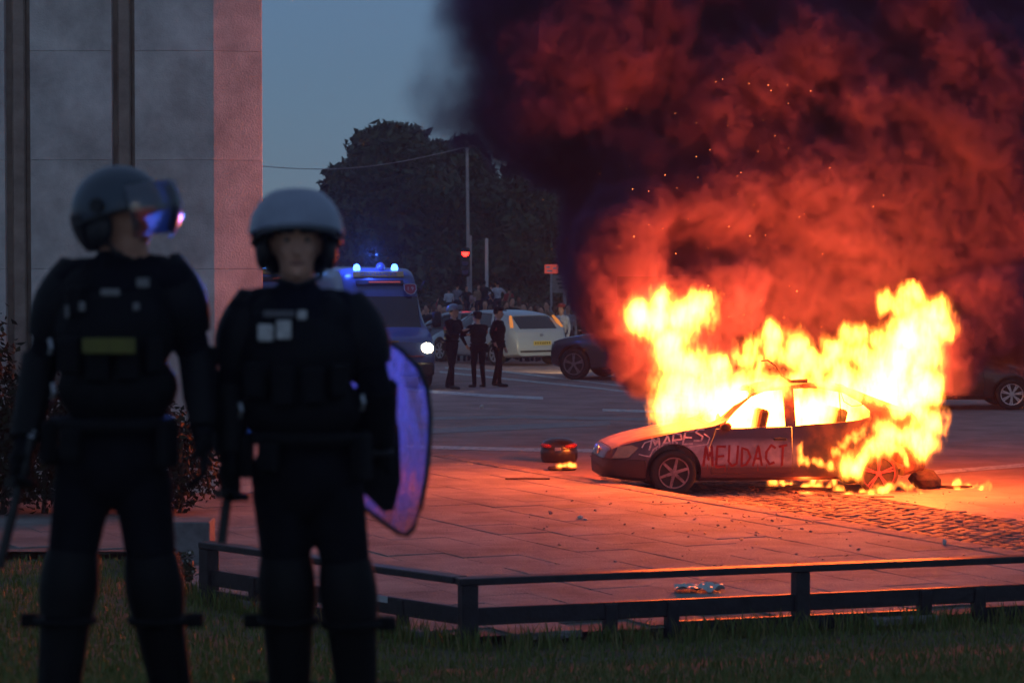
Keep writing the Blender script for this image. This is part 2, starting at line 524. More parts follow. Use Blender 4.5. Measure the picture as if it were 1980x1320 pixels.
# ================================================================== hedge, shrub, trees
def leaf_cloud(name, centers, n, size, mats, seed, flat=0.0, squash=1.0):
    """many small bent leaf clumps spread through ellipsoid lobes. centers: (x,y,z,rx,ry,rz,weight)"""
    rs = np.random.RandomState(seed)
    W = np.array([c[6] for c in centers], float); W /= W.sum()
    ci = rs.choice(len(centers), n, p=W)
    C = np.array([c[:3] for c in centers], float)[ci]; S = np.array([c[3:6] for c in centers], float)[ci]
    u = rs.normal(size=(n, 3)); u /= np.linalg.norm(u, axis=1)[:, None]
    rad = rs.uniform(0.25, 1.0, n) ** 0.45
    rad *= 1 + rs.normal(0, 0.06, n) + (rs.rand(n) < .18) * rs.uniform(0, .35, n)
    P = C + u * S * rad[:, None]
    nrm = u * 0.7 + rs.normal(size=(n, 3)) * 0.6 + np.array([0, 0, 0.5]); nrm /= np.linalg.norm(nrm, axis=1)[:, None]
    t = np.cross(nrm, rs.normal(size=(n, 3))); t /= np.linalg.norm(t, axis=1)[:, None]
    b = np.cross(nrm, t)
    s = size * rs.uniform(0.6, 1.4, n)[:, None]
    V = np.zeros((n, 4, 3))
    V[:, 0] = P - t * s; V[:, 1] = P - b * s * .5 - nrm * s * .25; V[:, 2] = P + t * s; V[:, 3] = P + b * s * .5 - nrm * s * .25
    me = bpy.data.meshes.new(name)
    me.vertices.add(n * 4); me.vertices.foreach_set('co', V.reshape(-1))
    me.loops.add(n * 6)
    idx = np.arange(n)[:, None] * 4
    me.loops.foreach_set('vertex_index', (idx + np.array([[0, 1, 2, 0, 2, 3]])).reshape(-1).astype(np.int32))
    me.polygons.add(n * 2); me.polygons.foreach_set('loop_start', (np.arange(n * 2) * 3).astype(np.int32))
    me.update(calc_edges=True)
    for m_ in mats: me.materials.append(m_)
    me.polygons.foreach_set('material_index', np.repeat(rs.randint(0, len(mats), n), 2).astype(np.int32))
    return me
M_leaf = [mat('leaf %d' % i, c, 0.55) for i, c in enumerate([(0.028, 0.042, 0.014), (0.045, 0.06, 0.018), (0.02, 0.03, 0.012), (0.06, 0.07, 0.024)])]
M_leafd = [mat('evergreen leaf %d' % i, c, 0.7, spec=0.2) for i, c in enumerate([(0.012, 0.018, 0.007), (0.018, 0.026, 0.008), (0.009, 0.013, 0.006)])]
M_bark = mat('bark', (0.05, 0.04, 0.032), 0.9, var=0.4, vscale=6, bump=0.6, bscale=20)
# clipped hedge against the building
def shrub(name, label, cat, pts, n, size, seed, base):
    root = empty(name, base)
    tag(root, label, cat)
    me = leaf_cloud('foliage', [(x - base[0], y - base[1], z - base[2], a, b, c, w) for (x, y, z, a, b, c, w) in pts], n, size, M_leafd, seed)
    link('foliage', me, None, root)
    for (x, y, z, a, b, c, w) in pts:
        bm = B()
        tube(bm, [(x - base[0], y - base[1], -0.05), (x - base[0] + .05, y - base[1], (z - base[2]) * 0.8)], [0.03, 0.012], 6)
        obj('stem', bm, M_bark, root)
    return root
hp = [(bx(px) , 31.5 + 0.2 * math.sin(px), 0.2 + h * 0.52, 0.62, 0.6, h * 0.53, h) for px, h in ((-260, 2.3), (-180, 2.35), (-100, 2.3), (-30, 2.3), (15, 2.2))]
shrub('clipped_hedge', 'tall dark hedge at the left edge against the stone building', 'hedge', hp, 9000, 0.05, 11, (bx(-80), 31.5, 0.18))
hp = [(bx(px), 31.3 + 0.2 * math.cos(px), 0.2 + h * 0.5, 0.5, 0.55, h * 0.5, h) for px, h in ((80, 1.5), (150, 1.45), (220, 1.5), (290, 1.4), (350, 1.25), (395, 1.0))]
shrub('dark_shrub', 'dark leafy shrub bed at the foot of the pillars between the officers', 'shrub', hp, 8000, 0.05, 12, (bx(230), 31.3, 0.18))
# small plant with white flowers by the plinth
fp = on(350, 1120, 0.25)
root = empty('flower_plant', (fp.x, fp.y, 0.22)); tag(root, 'small plant with white flowers beside the low stone plinth', 'plant')
link('foliage', leaf_cloud('foliage', [(0, 0, 0.14, 0.14, 0.1, 0.14, 1)], 260, 0.03, M_leaf, 4), None, root)
M_petal = mat('white petal', (0.6, 0.6, 0.55), 0.6)
for k in range(14):
    bm = B(); lathe(bm, [(0.002, 0), (0.014, 0.004), (0.002, 0.006)], 6)
    obj('flower', bm, M_petal, root, (rnd.uniform(-.12, .12), -0.1 + rnd.uniform(-.02, .02), 0.06 + rnd.uniform(0, .24)), (R(70), 0, rnd.uniform(0, 3)))

def tree(label, px, d, top_py, half_px, lobes, n, leaf, seed, crown_bottom=0.18, name='broadleaf_tree'):
    rs = random.Random(seed)
    base = Vector(((px - 990) / FPX * d, d, slope_z(d)))
    H = (CAMZ - (top_py - 461) * d / FPX) - base.z
    W = half_px * d / FPX
    root = empty(name, base); tag(root, label, 'tree', 'trees beyond the square')
    bm = B()
    tube(bm, [(0, 0, -0.2), (0.1, 0, H * .15), (0.05, .1, H * .35), (0.2, 0, H * .6), (0.1, 0, H * 0.85)], [0.42, 0.34, 0.28, 0.17, 0.05], 9)
    for k in range(9):
        a = rs.uniform(0, 6.28); z0 = H * rs.uniform(.25, .6)
        e = Vector((math.cos(a) * W * .7, math.sin(a) * W * .6, z0 + H * rs.uniform(.12, .3)))
        tube(bm, [(0.08, 0, z0), Vector((0.08, 0, z0)).lerp(e, .5) + Vector((0, 0, .3)), e], [0.14, 0.08, 0.02], 6)
    obj('trunk', bm, M_bark, root, smooth=60)
    C = []
    for k in range(lobes):
        t = rs.random()
        z = H * (crown_bottom + (1 - crown_bottom) * (0.12 + 0.76 * t))
        prof = math.sin(math.pi * min(1, max(0.0, (t * 0.82 + 0.2)))) ** 0.55
        a = rs.uniform(0, 6.28); q = W * prof * rs.uniform(0.45, 0.86)
        s = W * rs.uniform(.16, .30)
        C.append((math.cos(a) * q, math.sin(a) * q, z, s, s, s * rs.uniform(.55, .8), s * s))
    C.append((0, 0, H * .55, W * .6, W * .6, H * .3, W * W * .35))
    link('crown', leaf_cloud('crown', C, n, leaf, M_leaf, seed), None, root)
    return root
tree('tall dark tree with the highest crown, behind the police van', 765, 128, 210, 190, 64, 46000, 0.24, 21, 0.04)
tree('dark tree behind the tall pole with the red traffic light', 900, 134, 240, 175, 56, 40000, 0.24, 22, 0.04)
tree('broad dark tree right of the red traffic light, under the smoke', 1020, 130, 285, 175, 54, 36000, 0.24, 23, 0.04)
tree('tree crown peeping out beside the right edge of the stone pillar', 465, 120, 318, 80, 24, 9000, 0.2, 24, 0.1)
tree('dark tree filling the gap between the highest crown and the tall pole', 845, 142, 228, 130, 44, 26000, 0.24, 29, 0.1)
tree('low bushy tree whose crown slopes down towards the pillar', 660, 124, 290, 98, 36, 20000, 0.24, 25, 0.04)
tree('dark tree hidden mostly behind the smoke above the grey car', 1150, 136, 345, 160, 44, 24000, 0.24, 26, 0.04)
tree('dim tree far right behind the rear of the burning car', 1900, 140, 380, 170, 34, 12000, 0.24, 27, 0.05)
tree('dim tree behind the flames in the middle of the smoke', 1540, 140, 390, 200, 34, 12000, 0.24, 28, 0.05)
# low dark hedge line closing the view under the trees
bm_pts = [((px - 990) / FPX * 118, 118 + (px % 3), slope_z(118) + 1.3, 1.6, 0.8, 1.4, 1) for px in range(420, 2100, 60)]
root = empty('background_hedge', (0, 118, slope_z(118))); tag(root, 'long low dark hedge running under the trees behind the crowd', 'hedge')
link('foliage', leaf_cloud('foliage', [(a, b - 118, c - slope_z(118), e, f, g_, w) for (a, b, c, e, f, g_, w) in bm_pts], 16000, 0.12, M_leaf, 31), None, root)
# ================================================================== people
def rc(bm, p0, r0, p1=None, r1=None):
    """round cone: two balls and the frustum between them (closed, overlapping; a voxel remesh fuses them)"""
    p0 = Vector(p0)
    sphere(bm, p0, r0, 12, 8)
    if p1 is not None:
        p1 = Vector(p1); r1 = r0 if r1 is None else r1
        sphere(bm, p1, r1, 12, 8)
        if (p1 - p0).length > 1e-4: tube(bm, [p0, p1], [r0, r1], 12)
def fuse(prims, voxel, mats, smooth=4, name='body'):
    """prims: list of (matindex, kind, args). One continuous surface; faces take the material of the nearest primitive"""
    bm = B()
    for mi, kind, a in prims:
        if kind == 'c': rc(bm, *a)
        elif kind == 'e': sphere(bm, a[0], a[1], 16, 10, a[2] if len(a) > 2 else None)
    me = fin(bm, name)
    o = bpy.data.objects.new('tmp', me)
    md = o.modifiers.new('r', 'REMESH'); md.mode = 'VOXEL'; md.voxel_size = voxel; md.use_smooth_shade = True
    if smooth:
        s = o.modifiers.new('s', 'SMOOTH'); s.factor = 0.5; s.iterations = smooth
    m2 = evaluated(o)
    bpy.data.objects.remove(o)
    m2.materials.clear()
    for m in mats: m2.materials.append(m)
    n = len(m2.polygons)
    C = np.zeros(n * 3); m2.polygons.foreach_get('center', C); C = C.reshape(-1, 3)
    best = np.full(n, 1e9); mi_ = np.zeros(n, np.int32)
    for mi, kind, a in prims:
        if kind == 'c':
            p0 = np.array(a[0]); r0 = a[1]
            if len(a) > 2 and a[2] is not None:
                p1 = np.array(a[2]); r1 = a[3] if len(a) > 3 else r0
                d = p1 - p0; t = np.clip(((C - p0) @ d) / max(1e-9, d @ d), 0, 1)
                q = np.linalg.norm(C - (p0 + t[:, None] * d), axis=1) - (r0 + (r1 - r0) * t)
            else: q = np.linalg.norm(C - p0, axis=1) - r0
        else:
            L = C - np.array(a[0])
            if len(a) > 2: L = L @ np.array(Euler(a[2]).to_matrix())
            s = np.array(a[1]); k = np.linalg.norm(L / s, axis=1)
            q = (k - 1) * s.min()
        u = q < best
        best[u] = q[u]; mi_[u] = mi
    m2.polygons.foreach_set('material_index', mi_)
    m2.polygons.foreach_set('use_smooth', [True] * n)
    return m2
M_skin = mat('skin', (0.58, 0.31, 0.21), 0.55, var=0.08, vscale=20)
M_skin2 = mat('darker skin', (0.16, 0.085, 0.055), 0.55, var=0.08, vscale=20)
M_hair = mat('dark hair', (0.015, 0.012, 0.01), 0.7)
def cloth(name, c, r=0.85): return mat(name, c, r, var=0.25, vscale=14, bump=0.3, bscale=25)
M_uni = mat('dark navy uniform cloth', (0.006, 0.006, 0.009), 0.9, var=0.25, vscale=14, bump=0.3, bscale=25, spec=0.15)
M_black = mat('black nylon webbing', (0.005, 0.005, 0.006), 0.75, spec=0.2, bump=0.2, bscale=60)
M_boot = mat('black leather', (0.006, 0.009, 0.009), 0.4)
M_jean = cloth('dark denim', (0.02, 0.025, 0.045))
# ---- crowd and far officers: standing figure facing -y, feet at z=0
def figure(mats, voxel=0.028, lean=0.0, arms='down', hair=True, stride=0.0, turn=0.0, female=False):
    S, T, L, K, H = 0, 1, 2, 3, 4      # skin, top, legs, shoe, hair
    P = []
    st = stride
    for s in (-1, 1):
        f = st * s
        hip, kn, an = Vector((s * .09, 0, .95)), Vector((s * .105, f * .5 - .02, .52)), Vector((s * .12, f + .03, .10))
        P += [(L, 'c', (hip, .092, kn, .058)), (L, 'c', (kn, .058, an, .045)), (K, 'c', (an + Vector((0, .01, -.04)), .045, an + Vector((s * .02, -.17, -.055)), .036))]
    P += [(L, 'e', ((0, 0, .97), (.165, .115, .12))), (T, 'e', ((0, -lean * .3, 1.13), (.15, .105, .17))), (T, 'e', ((0, -lean * .6, 1.31), (.178, .12, .19))),
          (T, 'c', ((-.14, -lean, 1.43), .062, (.14, -lean, 1.43), .062))]
    nb = Vector((0, -lean, 1.49)); hd = Vector((0, -lean * 1.2 - .01, 1.655))
    P += [(S, 'c', (nb, .055, hd - Vector((0, -.01, .08)), .052)), (S, 'e', (hd, (.074, .094, .115))), (S, 'e', (hd + Vector((0, -.03, -.07)), (.052, .062, .06))), (S, 'c', (hd + Vector((0, -.088, .0)), .012, hd + Vector((0, -.105, -.03)), .016))]
    if hair: P += [(H, 'e', (hd + Vector((0, .022, .03)), (.082, .092, .105)))]
    for s in (-1, 1):
        sh = Vector((s * .185, -lean, 1.42))
        a = arms if isinstance(arms, str) else arms[0 if s < 0 else 1]
        if a == 'down': el, wr = sh + Vector((s * .05, .03, -.29)), sh + Vector((s * .06, -.05, -.54))
        elif a == 'fold': el, wr = sh + Vector((s * .06, -.04, -.28)), sh + Vector((-s * .05, -.22, -.26))
        elif a == 'front': el, wr = sh + Vector((s * .05, -.12, -.25)), sh + Vector((-s * .02, -.33, -.17))
        elif a == 'up': el, wr = sh + Vector((s * .12, -.04, .2)), sh + Vector((s * .05, -.08, .45))
        elif a == 'phone': el, wr = sh + Vector((s * .08, -.16, -.16)), sh + Vector((-s * .06, -.26, .1))
        else: el, wr = sh + Vector((s * .2, 0, -.2)), sh + Vector((s * .08, -.02, -.4))
        hn = wr + (wr - el).normalized() * .09
        P += [(T, 'c', (sh, .06, el, .045)), (T if a != 'bare' else S, 'c', (el, .045, wr, .032)), (S, 'c', (wr, .03, hn, .034)), (S, 'c', (hn, .026, hn + (wr - el).normalized() * .06 + Vector((0, -.01, 0)), .014))]
    return fuse(P, voxel, mats)
BASES = {}
def base_fig(key, **kw):
    if key not in BASES: BASES[key] = figure([M_skin, M_uni, M_jean, M_boot, M_hair], **kw)
    return BASES[key]
def person(label, px, head_py, d, key, top, legs=None, skin=None, rz=0.0, s=1.0, group=None, ground=None, hair=None):
    src = BASES[key]
    me = src.copy()
    me.materials[0] = skin or M_skin; me.materials[1] = top; me.materials[2] = legs or M_jean; me.materials[4] = hair or M_hair
    x = (px - 990) / FPX * d
    ztop = CAMZ - (head_py - 461) * d / FPX
    z = ztop - 1.775 * s if ground is None else ground
    if ground is not None: s = (ztop - ground) / 1.775
    o = link('person', me, None, None, (x, d, z), (0, 0, rz))
    o.scale = (s, s, s)
    return tag(o, label, 'person', group)
base_fig('stand'); base_fig('fold', arms='fold'); base_fig('phone', arms=('phone', 'down'), voxel=.026)
base_fig('hips', arms='bare', stride=.05); base_fig('up', arms=('up', 'down')); base_fig('both', arms='phone')

# ---- the two officers in the foreground, posed joint by joint
def hand(side, wr, el, palm_n, curl, name, parent, m):
    """gloved hand: palm, four curled fingers, thumb. wr/el wrist and elbow; palm_n: direction the palm faces"""
    ax = (wr - el).normalized(); pn = (palm_n - ax * palm_n.dot(ax)).normalized(); lat = ax.cross(pn).normalized() * side
    P = [(0, 'c', (wr - ax * .02, .035, wr + ax * .03, .033))]
    for k in range(4):
        o = lat * (.028 - .019 * k)
        P.append((0, 'c', (wr + ax * .02 + o * .7, .019, wr + ax * .085 + o, .0145)))
        p = wr + ax * .09 + o; dirv = ax.copy(); ln = (.040, .045, .042, .034)[k]
        for j in range(3):
            ang = curl * (0.5, 1.0, 0.85)[j]
            lt = lat
            q = Matrix.Rotation(ang * (1 if dirv.cross(pn).dot(lt) > 0 else -1), 3, lt)
            dirv = (q @ dirv).normalized()
            e = p + dirv * ln * (1, .72, .55)[j]
            P.append((0, 'c', (p, .0115 - .001 * j, e, .0105 - .001 * j))); p = e
    t0 = wr + ax * .025 + lat * .03
    t1 = t0 + ax * .035 + lat * .025 + pn * .02; t2 = t1 + ax * .03 + pn * .022 - lat * .008
    P += [(0, 'c', (t0, .018, t1, .014)), (0, 'c', (t1, .013, t2, .011))]
    return link(name, fuse(P, .006, [m], 2, name), None, parent)
def sub(root, v): return Vector(v) - root.location
M_helm = mat('matt blue-grey helmet paint', (0.27, 0.32, 0.41), 0.38, var=0.12, vscale=8, coat=0.25)
M_helm2 = mat('matt dark helmet paint', (0.035, 0.055, 0.08), 0.38, var=0.12, vscale=8, coat=0.25)
M_rubber = mat('black rubber', (0.012, 0.012, 0.013), 0.55)
M_guard = mat('dark grey hard plastic', (0.005, 0.005, 0.006), 0.6, spec=0.2, bump=0.3, bscale=18)
M_patch_w = mat('pale reflective patch', (0.55, 0.56, 0.55), 0.6, var=0.2, vscale=30)
M_patch_y = mat('yellow green tape', (0.12, 0.12, 0.015), 0.6, var=0.2, vscale=20)
M_metal = mat('worn steel', (0.4, 0.4, 0.42), 0.35, metal=1.0)
def visor_mat():
    m = bpy.data.materials.new('clear visor'); m.use_nodes = True
    n, l = m.node_tree.nodes, m.node_tree.links
    n.clear()
    out = n.new('ShaderNodeOutputMaterial'); tr = n.new('ShaderNodeBsdfTransparent'); gl = n.new('ShaderNodeBsdfGlossy'); tl = n.new('ShaderNodeBsdfTranslucent')
    tr.inputs[0].default_value = (0.86, 0.88, 0.92, 1); gl.inputs['Roughness'].default_value = 0.12; tl.inputs[0].default_value = (0.75, 0.75, 0.85, 1)
    fr_ = n.new('ShaderNodeFresnel'); fr_.inputs[0].default_value = 1.9
    m1 = n.new('ShaderNodeMixShader'); m1.inputs[0].default_value = 0.55
    l.new(tr.outputs[0], m1.inputs[1]); l.new(tl.outputs[0], m1.inputs[2])
    m2 = n.new('ShaderNodeMixShader')
    l.new(fr_.outputs[0], m2.inputs[0]); l.new(m1.outputs[0], m2.inputs[1]); l.new(gl.outputs[0], m2.inputs[2])
    l.new(m2.outputs[0], out.inputs[0])
    return m
M_visor = visor_mat()
def dome(bm, r, a0, a1, seg=28, rings=10, th=0.006, sx=1, sy=1, sz=1, cut=None):
    """spherical shell between polar angles a0..a1 with thickness; cut(phi) -> max polar angle"""
    def surf(rr):
        out = []
        for i in range(rings + 1):
            row = []
            for k in range(seg):
                ph = 2 * math.pi * k / seg
                am = cut(ph) if cut else a1
                a = a0 + (am - a0) * i / rings
                row.append(bm.verts.new((rr * sx * math.sin(a) * math.cos(ph), rr * sy * math.sin(a) * math.sin(ph), rr * sz * math.cos(a))))
            out.append(row)
        return out
    o_, i_ = surf(r), surf(r - th)
    for i in range(rings):
        for k in range(seg):
            k2 = (k + 1) % seg
            bm.faces.new((o_[i][k], o_[i][k2], o_[i + 1][k2], o_[i + 1][k]))
            bm.faces.new((i_[i][k2], i_[i][k], i_[i + 1][k], i_[i + 1][k2]))
    for k in range(seg):
        k2 = (k + 1) % seg
        bm.faces.new((o_[-1][k], o_[-1][k2], i_[-1][k2], i_[-1][k]))
        bm.faces.new((o_[0][k2], o_[0][k], i_[0][k], i_[0][k2]))
def patch_shell(bm, r, az0, az1, p0, p1, th=0.004, n=16, m_=8, sx=1, sy=1, sz=1, off=(0, 0, 0)):
    """piece of a spherical sheet: azimuth az0..az1 (0 = -y/front), polar p0..p1"""
    rows = []
    for rr in (r, r - th):
        g = []
        for i in range(m_ + 1):
            row = []
            for k in range(n + 1):
                az = az0 + (az1 - az0) * k / n; po = p0 + (p1 - p0) * i / m_
                row.append(bm.verts.new((off[0] + rr * sx * math.sin(po) * math.sin(az), off[1] - rr * sy * math.sin(po) * math.cos(az), off[2] + rr * sz * math.cos(po))))
            g.append(row)
        rows.append(g)
    o_, i_ = rows
    for i in range(m_):
        for k in range(n):
            bm.faces.new((o_[i][k], o_[i][k + 1], o_[i + 1][k + 1], o_[i + 1][k])); bm.faces.new((i_[i][k + 1], i_[i][k], i_[i + 1][k], i_[i + 1][k + 1]))
    for k in range(n):
        bm.faces.new((o_[0][k + 1], o_[0][k], i_[0][k], i_[0][k + 1])); bm.faces.new((o_[-1][k], o_[-1][k + 1], i_[-1][k + 1], i_[-1][k]))
    for i in range(m_):
        bm.faces.new((o_[i][0], o_[i + 1][0], i_[i + 1][0], i_[i][0])); bm.faces.new((o_[i + 1][-1], o_[i][-1], i_[i][-1], i_[i + 1][-1]))
def half_tube(bm, p0, p1, r0, r1, front, arc=R(200), th=0.012, n=12, m_=6, bulge=None):
    """curved guard plate round a limb from p0 to p1, open at the back"""
    p0, p1 = Vector(p0), Vector(p1); ax = (p1 - p0).normalized(); f = (front - ax * front.dot(ax)).normalized(); s = ax.cross(f)
    G = []
    for extra in (0, -th):
        g = []
        for i in range(m_ + 1):
            t = i / m_; c = p0.lerp(p1, t); r = r0 + (r1 - r0) * t + extra + (bulge(t) if bulge else 0)
            g.append([bm.verts.new(c + (f * math.cos(a) + s * math.sin(a)) * r) for a in [(-arc / 2 + arc * k / n) for k in range(n + 1)]])
        G.append(g)
    o_, i_ = G
    for i in range(m_):
        for k in range(n):
            bm.faces.new((o_[i][k], o_[i][k + 1], o_[i + 1][k + 1], o_[i + 1][k])); bm.faces.new((i_[i][k + 1], i_[i][k], i_[i + 1][k], i_[i + 1][k + 1]))
    for k in range(n):
        bm.faces.new((o_[0][k + 1], o_[0][k], i_[0][k], i_[0][k + 1])); bm.faces.new((o_[-1][k], o_[-1][k + 1], i_[-1][k + 1], i_[-1][k]))
    for i in range(m_):
        bm.faces.new((o_[i][0], o_[i + 1][0], i_[i + 1][0], i_[i][0])); bm.faces.new((o_[i + 1][-1], o_[i][-1], i_[i][-1], i_[i + 1][-1]))
def officer(label, d, J, head_rz, helm_mat, group, tilt=0.0):
    """J: joint name -> (px, py, depth offset). World joints; root at the feet"""
    W = {k: at(v[0], v[1], d + v[2]) for k, v in J.items()}
    gx = (W['an_l'].x + W['an_r'].x) / 2
    gz = lawn_z(gx, d)
    root = empty('police_officer', (gx, d, gz)); tag(root, label, 'person', group)
    W = {k: v - root.location for k, v in W.items()}
    for k in ('an_l', 'an_r'): W[k].z = 0.11
    F = Vector((0, -1, 0))
    U, SK, BT = 0, 1, 2
    P = []
    for s in 'lr':
        hip, kn, an = W['hip_' + s], W['kn_' + s], W['an_' + s]
        sg = -1 if s == 'l' else 1
        P += [(U, 'c', (hip, .098, kn + (hip - kn) * .12, .078)), (U, 'c', (kn + (hip - kn) * .12, .083, kn, .07)), (U, 'c', (kn, .07, kn.lerp(an, .4), .07)), (U, 'c', (kn.lerp(an, .4), .07, an, .055)),
              (BT, 'c', (an + Vector((0, .02, .06)), .06, an + Vector((0, .02, -.05)), .056)), (BT, 'c', (an + Vector((0, 0, -.05)), .055, an + Vector((sg * .03, -.19, -.068)), .042))]
        sh, el, wr = W['sh_' + s], W['el_' + s], W['wr_' + s]
        P += [(U, 'c', (sh, .072, el, .055)), (U, 'c', (el, .06, el.lerp(wr, .45), .056)), (U, 'c', (el.lerp(wr, .45), .054, wr, .038))]
    pv, wa, nk, hd = W['pelvis'], W['waist'], W['neck'], W['head']
    ch = wa.lerp(nk, .55)
    P += [(U, 'e', (pv, (.185, .135, .15))), (U, 'e', (wa, (.175, .125, .17))), (U, 'e', (ch, (.20, .14, .20))), (U, 'c', (W['sh_l'].lerp(nk, .25), .07, W['sh_r'].lerp(nk, .25), .07)),
          (U, 'c', (nk + Vector((0, .01, -.05)), .082, nk, .072))]
    # head, turned about z
    Rz = Matrix.Rotation(head_rz, 3, 'Z') @ Matrix.Rotation(tilt, 3, 'X')
    def h(x, y, z): return hd + Rz @ Vector((x, y, z))
    P += [(SK, 'c', (nk, .06, h(0, .015, -.06), .057)), (SK, 'e', (h(0, .0, .02), (.077, .097, .115), (0, 0, head_rz))), (SK, 'e', (h(0, -.032, -.065), (.056, .06, .062), (0, 0, head_rz))),
          (SK, 'c', (h(0, -.09, .012), .010, h(0, -.112, -.022), .0145)), (SK, 'c', (h(-.045, -.078, .04), .012, h(.045, -.078, .04), .012)), (SK, 'e', (h(.035, -.072, -.02), (.022, .02, .02))), (SK, 'e', (h(-.035, -.072, -.02), (.022, .02, .02))),
          (SK, 'c', (h(0, -.088, -.092), .018)), (SK, 'c', (h(-.022, -.088, -.052), .009, h(.022, -.088, -.052), .009)), (SK, 'c', (h(-.02, -.086, -.066), .009, h(.02, -.086, -.066), .009)),
          (SK, 'e', (h(.078, .012, .0), (.012, .022, .032))), (SK, 'e', (h(-.078, .012, .0), (.012, .022, .032)))]
    link('body', fuse(P, .012, [M_uni, M_skin, M_boot], 3), None, root)
    # eyes and mouth
    M_eye = mat('eye', (0.5, 0.48, 0.45), 0.25); M_lip = mat('lips', (0.22, 0.08, 0.07), 0.5)
    for sx in (-.032, .032):
        bm = B(); sphere(bm, h(sx, -.083, .018), .0105, 10, 8); e = obj('eye', bm, M_eye, root, smooth=180)
        bm = B(); sphere(bm, h(sx, -.0905, .018), .0075, 8, 6); obj('iris', bm, M_hair, e)
        bm = B(); rc(bm, h(sx * .5, -.094, .044), .0075, h(sx * 1.6, -.086, .043), .0055); obj('eyebrow', bm, M_hair, root)
    bm = B(); tube(bm, [h(-.024, -.089, -.059), h(0, -.098, -.0575), h(.024, -.089, -.059)], [.004, .0065, .004], 6); obj('mouth', bm, M_lip, root)
    # helmet
    hel = B()
    front = -math.pi / 2
    def cut(ph):
        c = math.cos(ph - front)            # 1 at the front
        return R(82) + R(36) * (0.5 - 0.5 * c)
    dome(hel, .150, 0.001, R(95), 32, 10, .008, .93, 1.08, .98, cut)
    T = Matrix.Translation(h(0, .008, .034)) @ (Rz.to_4x4())
    bmesh.ops.transform(hel, matrix=T, verts=hel.verts)
    helo = obj('helmet', hel, helm_mat, root, smooth=50)
    bm = B()   # rim band
    tube(bm, [T @ Vector((.150 * .94 * math.sin(cut(ph)) * math.cos(ph) * 1.02, .150 * 1.09 * math.sin(cut(ph)) * math.sin(ph) * 1.02, .150 * .98 * math.cos(cut(ph)))) for ph in [2 * math.pi * k / 32 for k in range(33)]], .007, 6, cap=False)
    obj('rim', bm, M_rubber, helo, smooth=60)
    bm = B()   # neck guard of leather at the back
    patch_shell(bm, .15, R(110), R(250), R(95), R(140), .012, 14, 6, .95, 1.12, 1.15)
    bmesh.ops.transform(bm, matrix=T, verts=bm.verts); obj('neck_guard', bm, M_rubber, helo, smooth=60)
    for sx in (-1, 1):   # ear and cheek cover, chin strap
        bm = B(); sphere(bm, T @ Vector((sx * .108, .0, -.055)), (.026, .05, .062), 12, 8, (0, 0, head_rz)); obj('ear_cover', bm, M_rubber, helo, smooth=180)
        bm = B(); tube(bm, [T @ Vector((sx * .105, -.01, -.08)), T @ Vector((sx * .075, -.045, -.14)), T @ Vector((0, -.075, -.163))], .008, 6); obj('chin_strap', bm, M_rubber, helo)
        bm = B(); lathe(bm, [(.004, -.012), (.024, -.012), (.026, 0), (.02, .012), (.004, .014)], 14, 'X', T @ Matrix.Translation((sx * .137, -.015, .015))); obj('pivot', bm, M_rubber, helo, smooth=40)
    # vest with pouches
    VP = [(0, 'e', (wa + Vector((0, -.005, .02)), (.2, .15, .13))), (0, 'e', (ch + Vector((0, -.008, -.02)), (.205, .165, .17))), (0, 'c', (ch + Vector((-.10, -.03, .1)), .075, W['sh_l'].lerp(nk, .45) + Vector((0, 0, .0)), .06)),
          (0, 'c', (ch + Vector((.10, -.03, .1)), .075, W['sh_r'].lerp(nk, .45) + Vector((0, 0, .0)), .06))]
    vest = link('vest', fuse(VP, .012, [M_black], 2, 'vest'), None, root)
    for (dx, dz, w, hh) in ((-.13, -.10, .075, .12), (-.04, -.12, .075, .13), (.055, -.12, .075, .12), (.135, -.10, .06, .11), (-.11, .07, .06, .10)):
        bm = B(); box(bm, ch + Vector((dx, -.165 + abs(dx) * .25, dz)), (w, .05, hh), (0, 0, dx * 2.2), bev=.01); obj('pouch', bm, M_black, vest)
    bm = B()
    tube(bm, [pv + Vector((.19 * math.sin(a), -.14 * math.cos(a), .13)) for a in [2 * math.pi * k / 24 for k in range(25)]], .022, 6, cap=False)
    belt = obj('belt', bm, M_black, root, smooth=60)
    for (a, hh) in ((-1.2, .14), (1.1, .16), (-.55, .1)):
        bm = B(); box(bm, pv + Vector((.21 * math.sin(a), -.16 * math.cos(a), .07)), (.07, .05, hh), (0, 0, a), bev=.01); obj('holster', bm, M_black, belt)
    # guards
    for s in 'lr':
        sg = -1 if s == 'l' else 1
        sh, el, wr, kn, an, hip = [W[k + s] for k in ('sh_', 'el_', 'wr_', 'kn_', 'an_', 'hip_')]
        out = Vector((sg * 1.0, -.35, .2))
        bm = B(); half_tube(bm, sh + Vector((sg * -.02, 0, .072)), sh.lerp(el, .66), .045, .07, out, R(200), .012, bulge=lambda t: .034 * math.sin(t * 3.0)); obj('shoulder_guard', bm, M_guard, root, smooth=50)
        bm = B(); half_tube(bm, el + (el - wr) * .12, wr.lerp(el, .12), .072, .055, out, R(210), .012); obj('forearm_guard', bm, M_guard, root, smooth=50)
        kg = B(); half_tube(kg, kn + (hip - kn).normalized() * .10, kn + (an - kn).normalized() * .11, .084, .084, F, R(190), .014, bulge=lambda t: .012 * math.sin(t * 3.14)); obj('knee_guard', kg, M_guard, root, smooth=50)
        bm = B(); half_tube(bm, kn + (an - kn).normalized() * .12, an + Vector((0, 0, .06)), .082, .068, F, R(200), .014); sgd = obj('shin_guard', bm, M_guard, root, smooth=50)
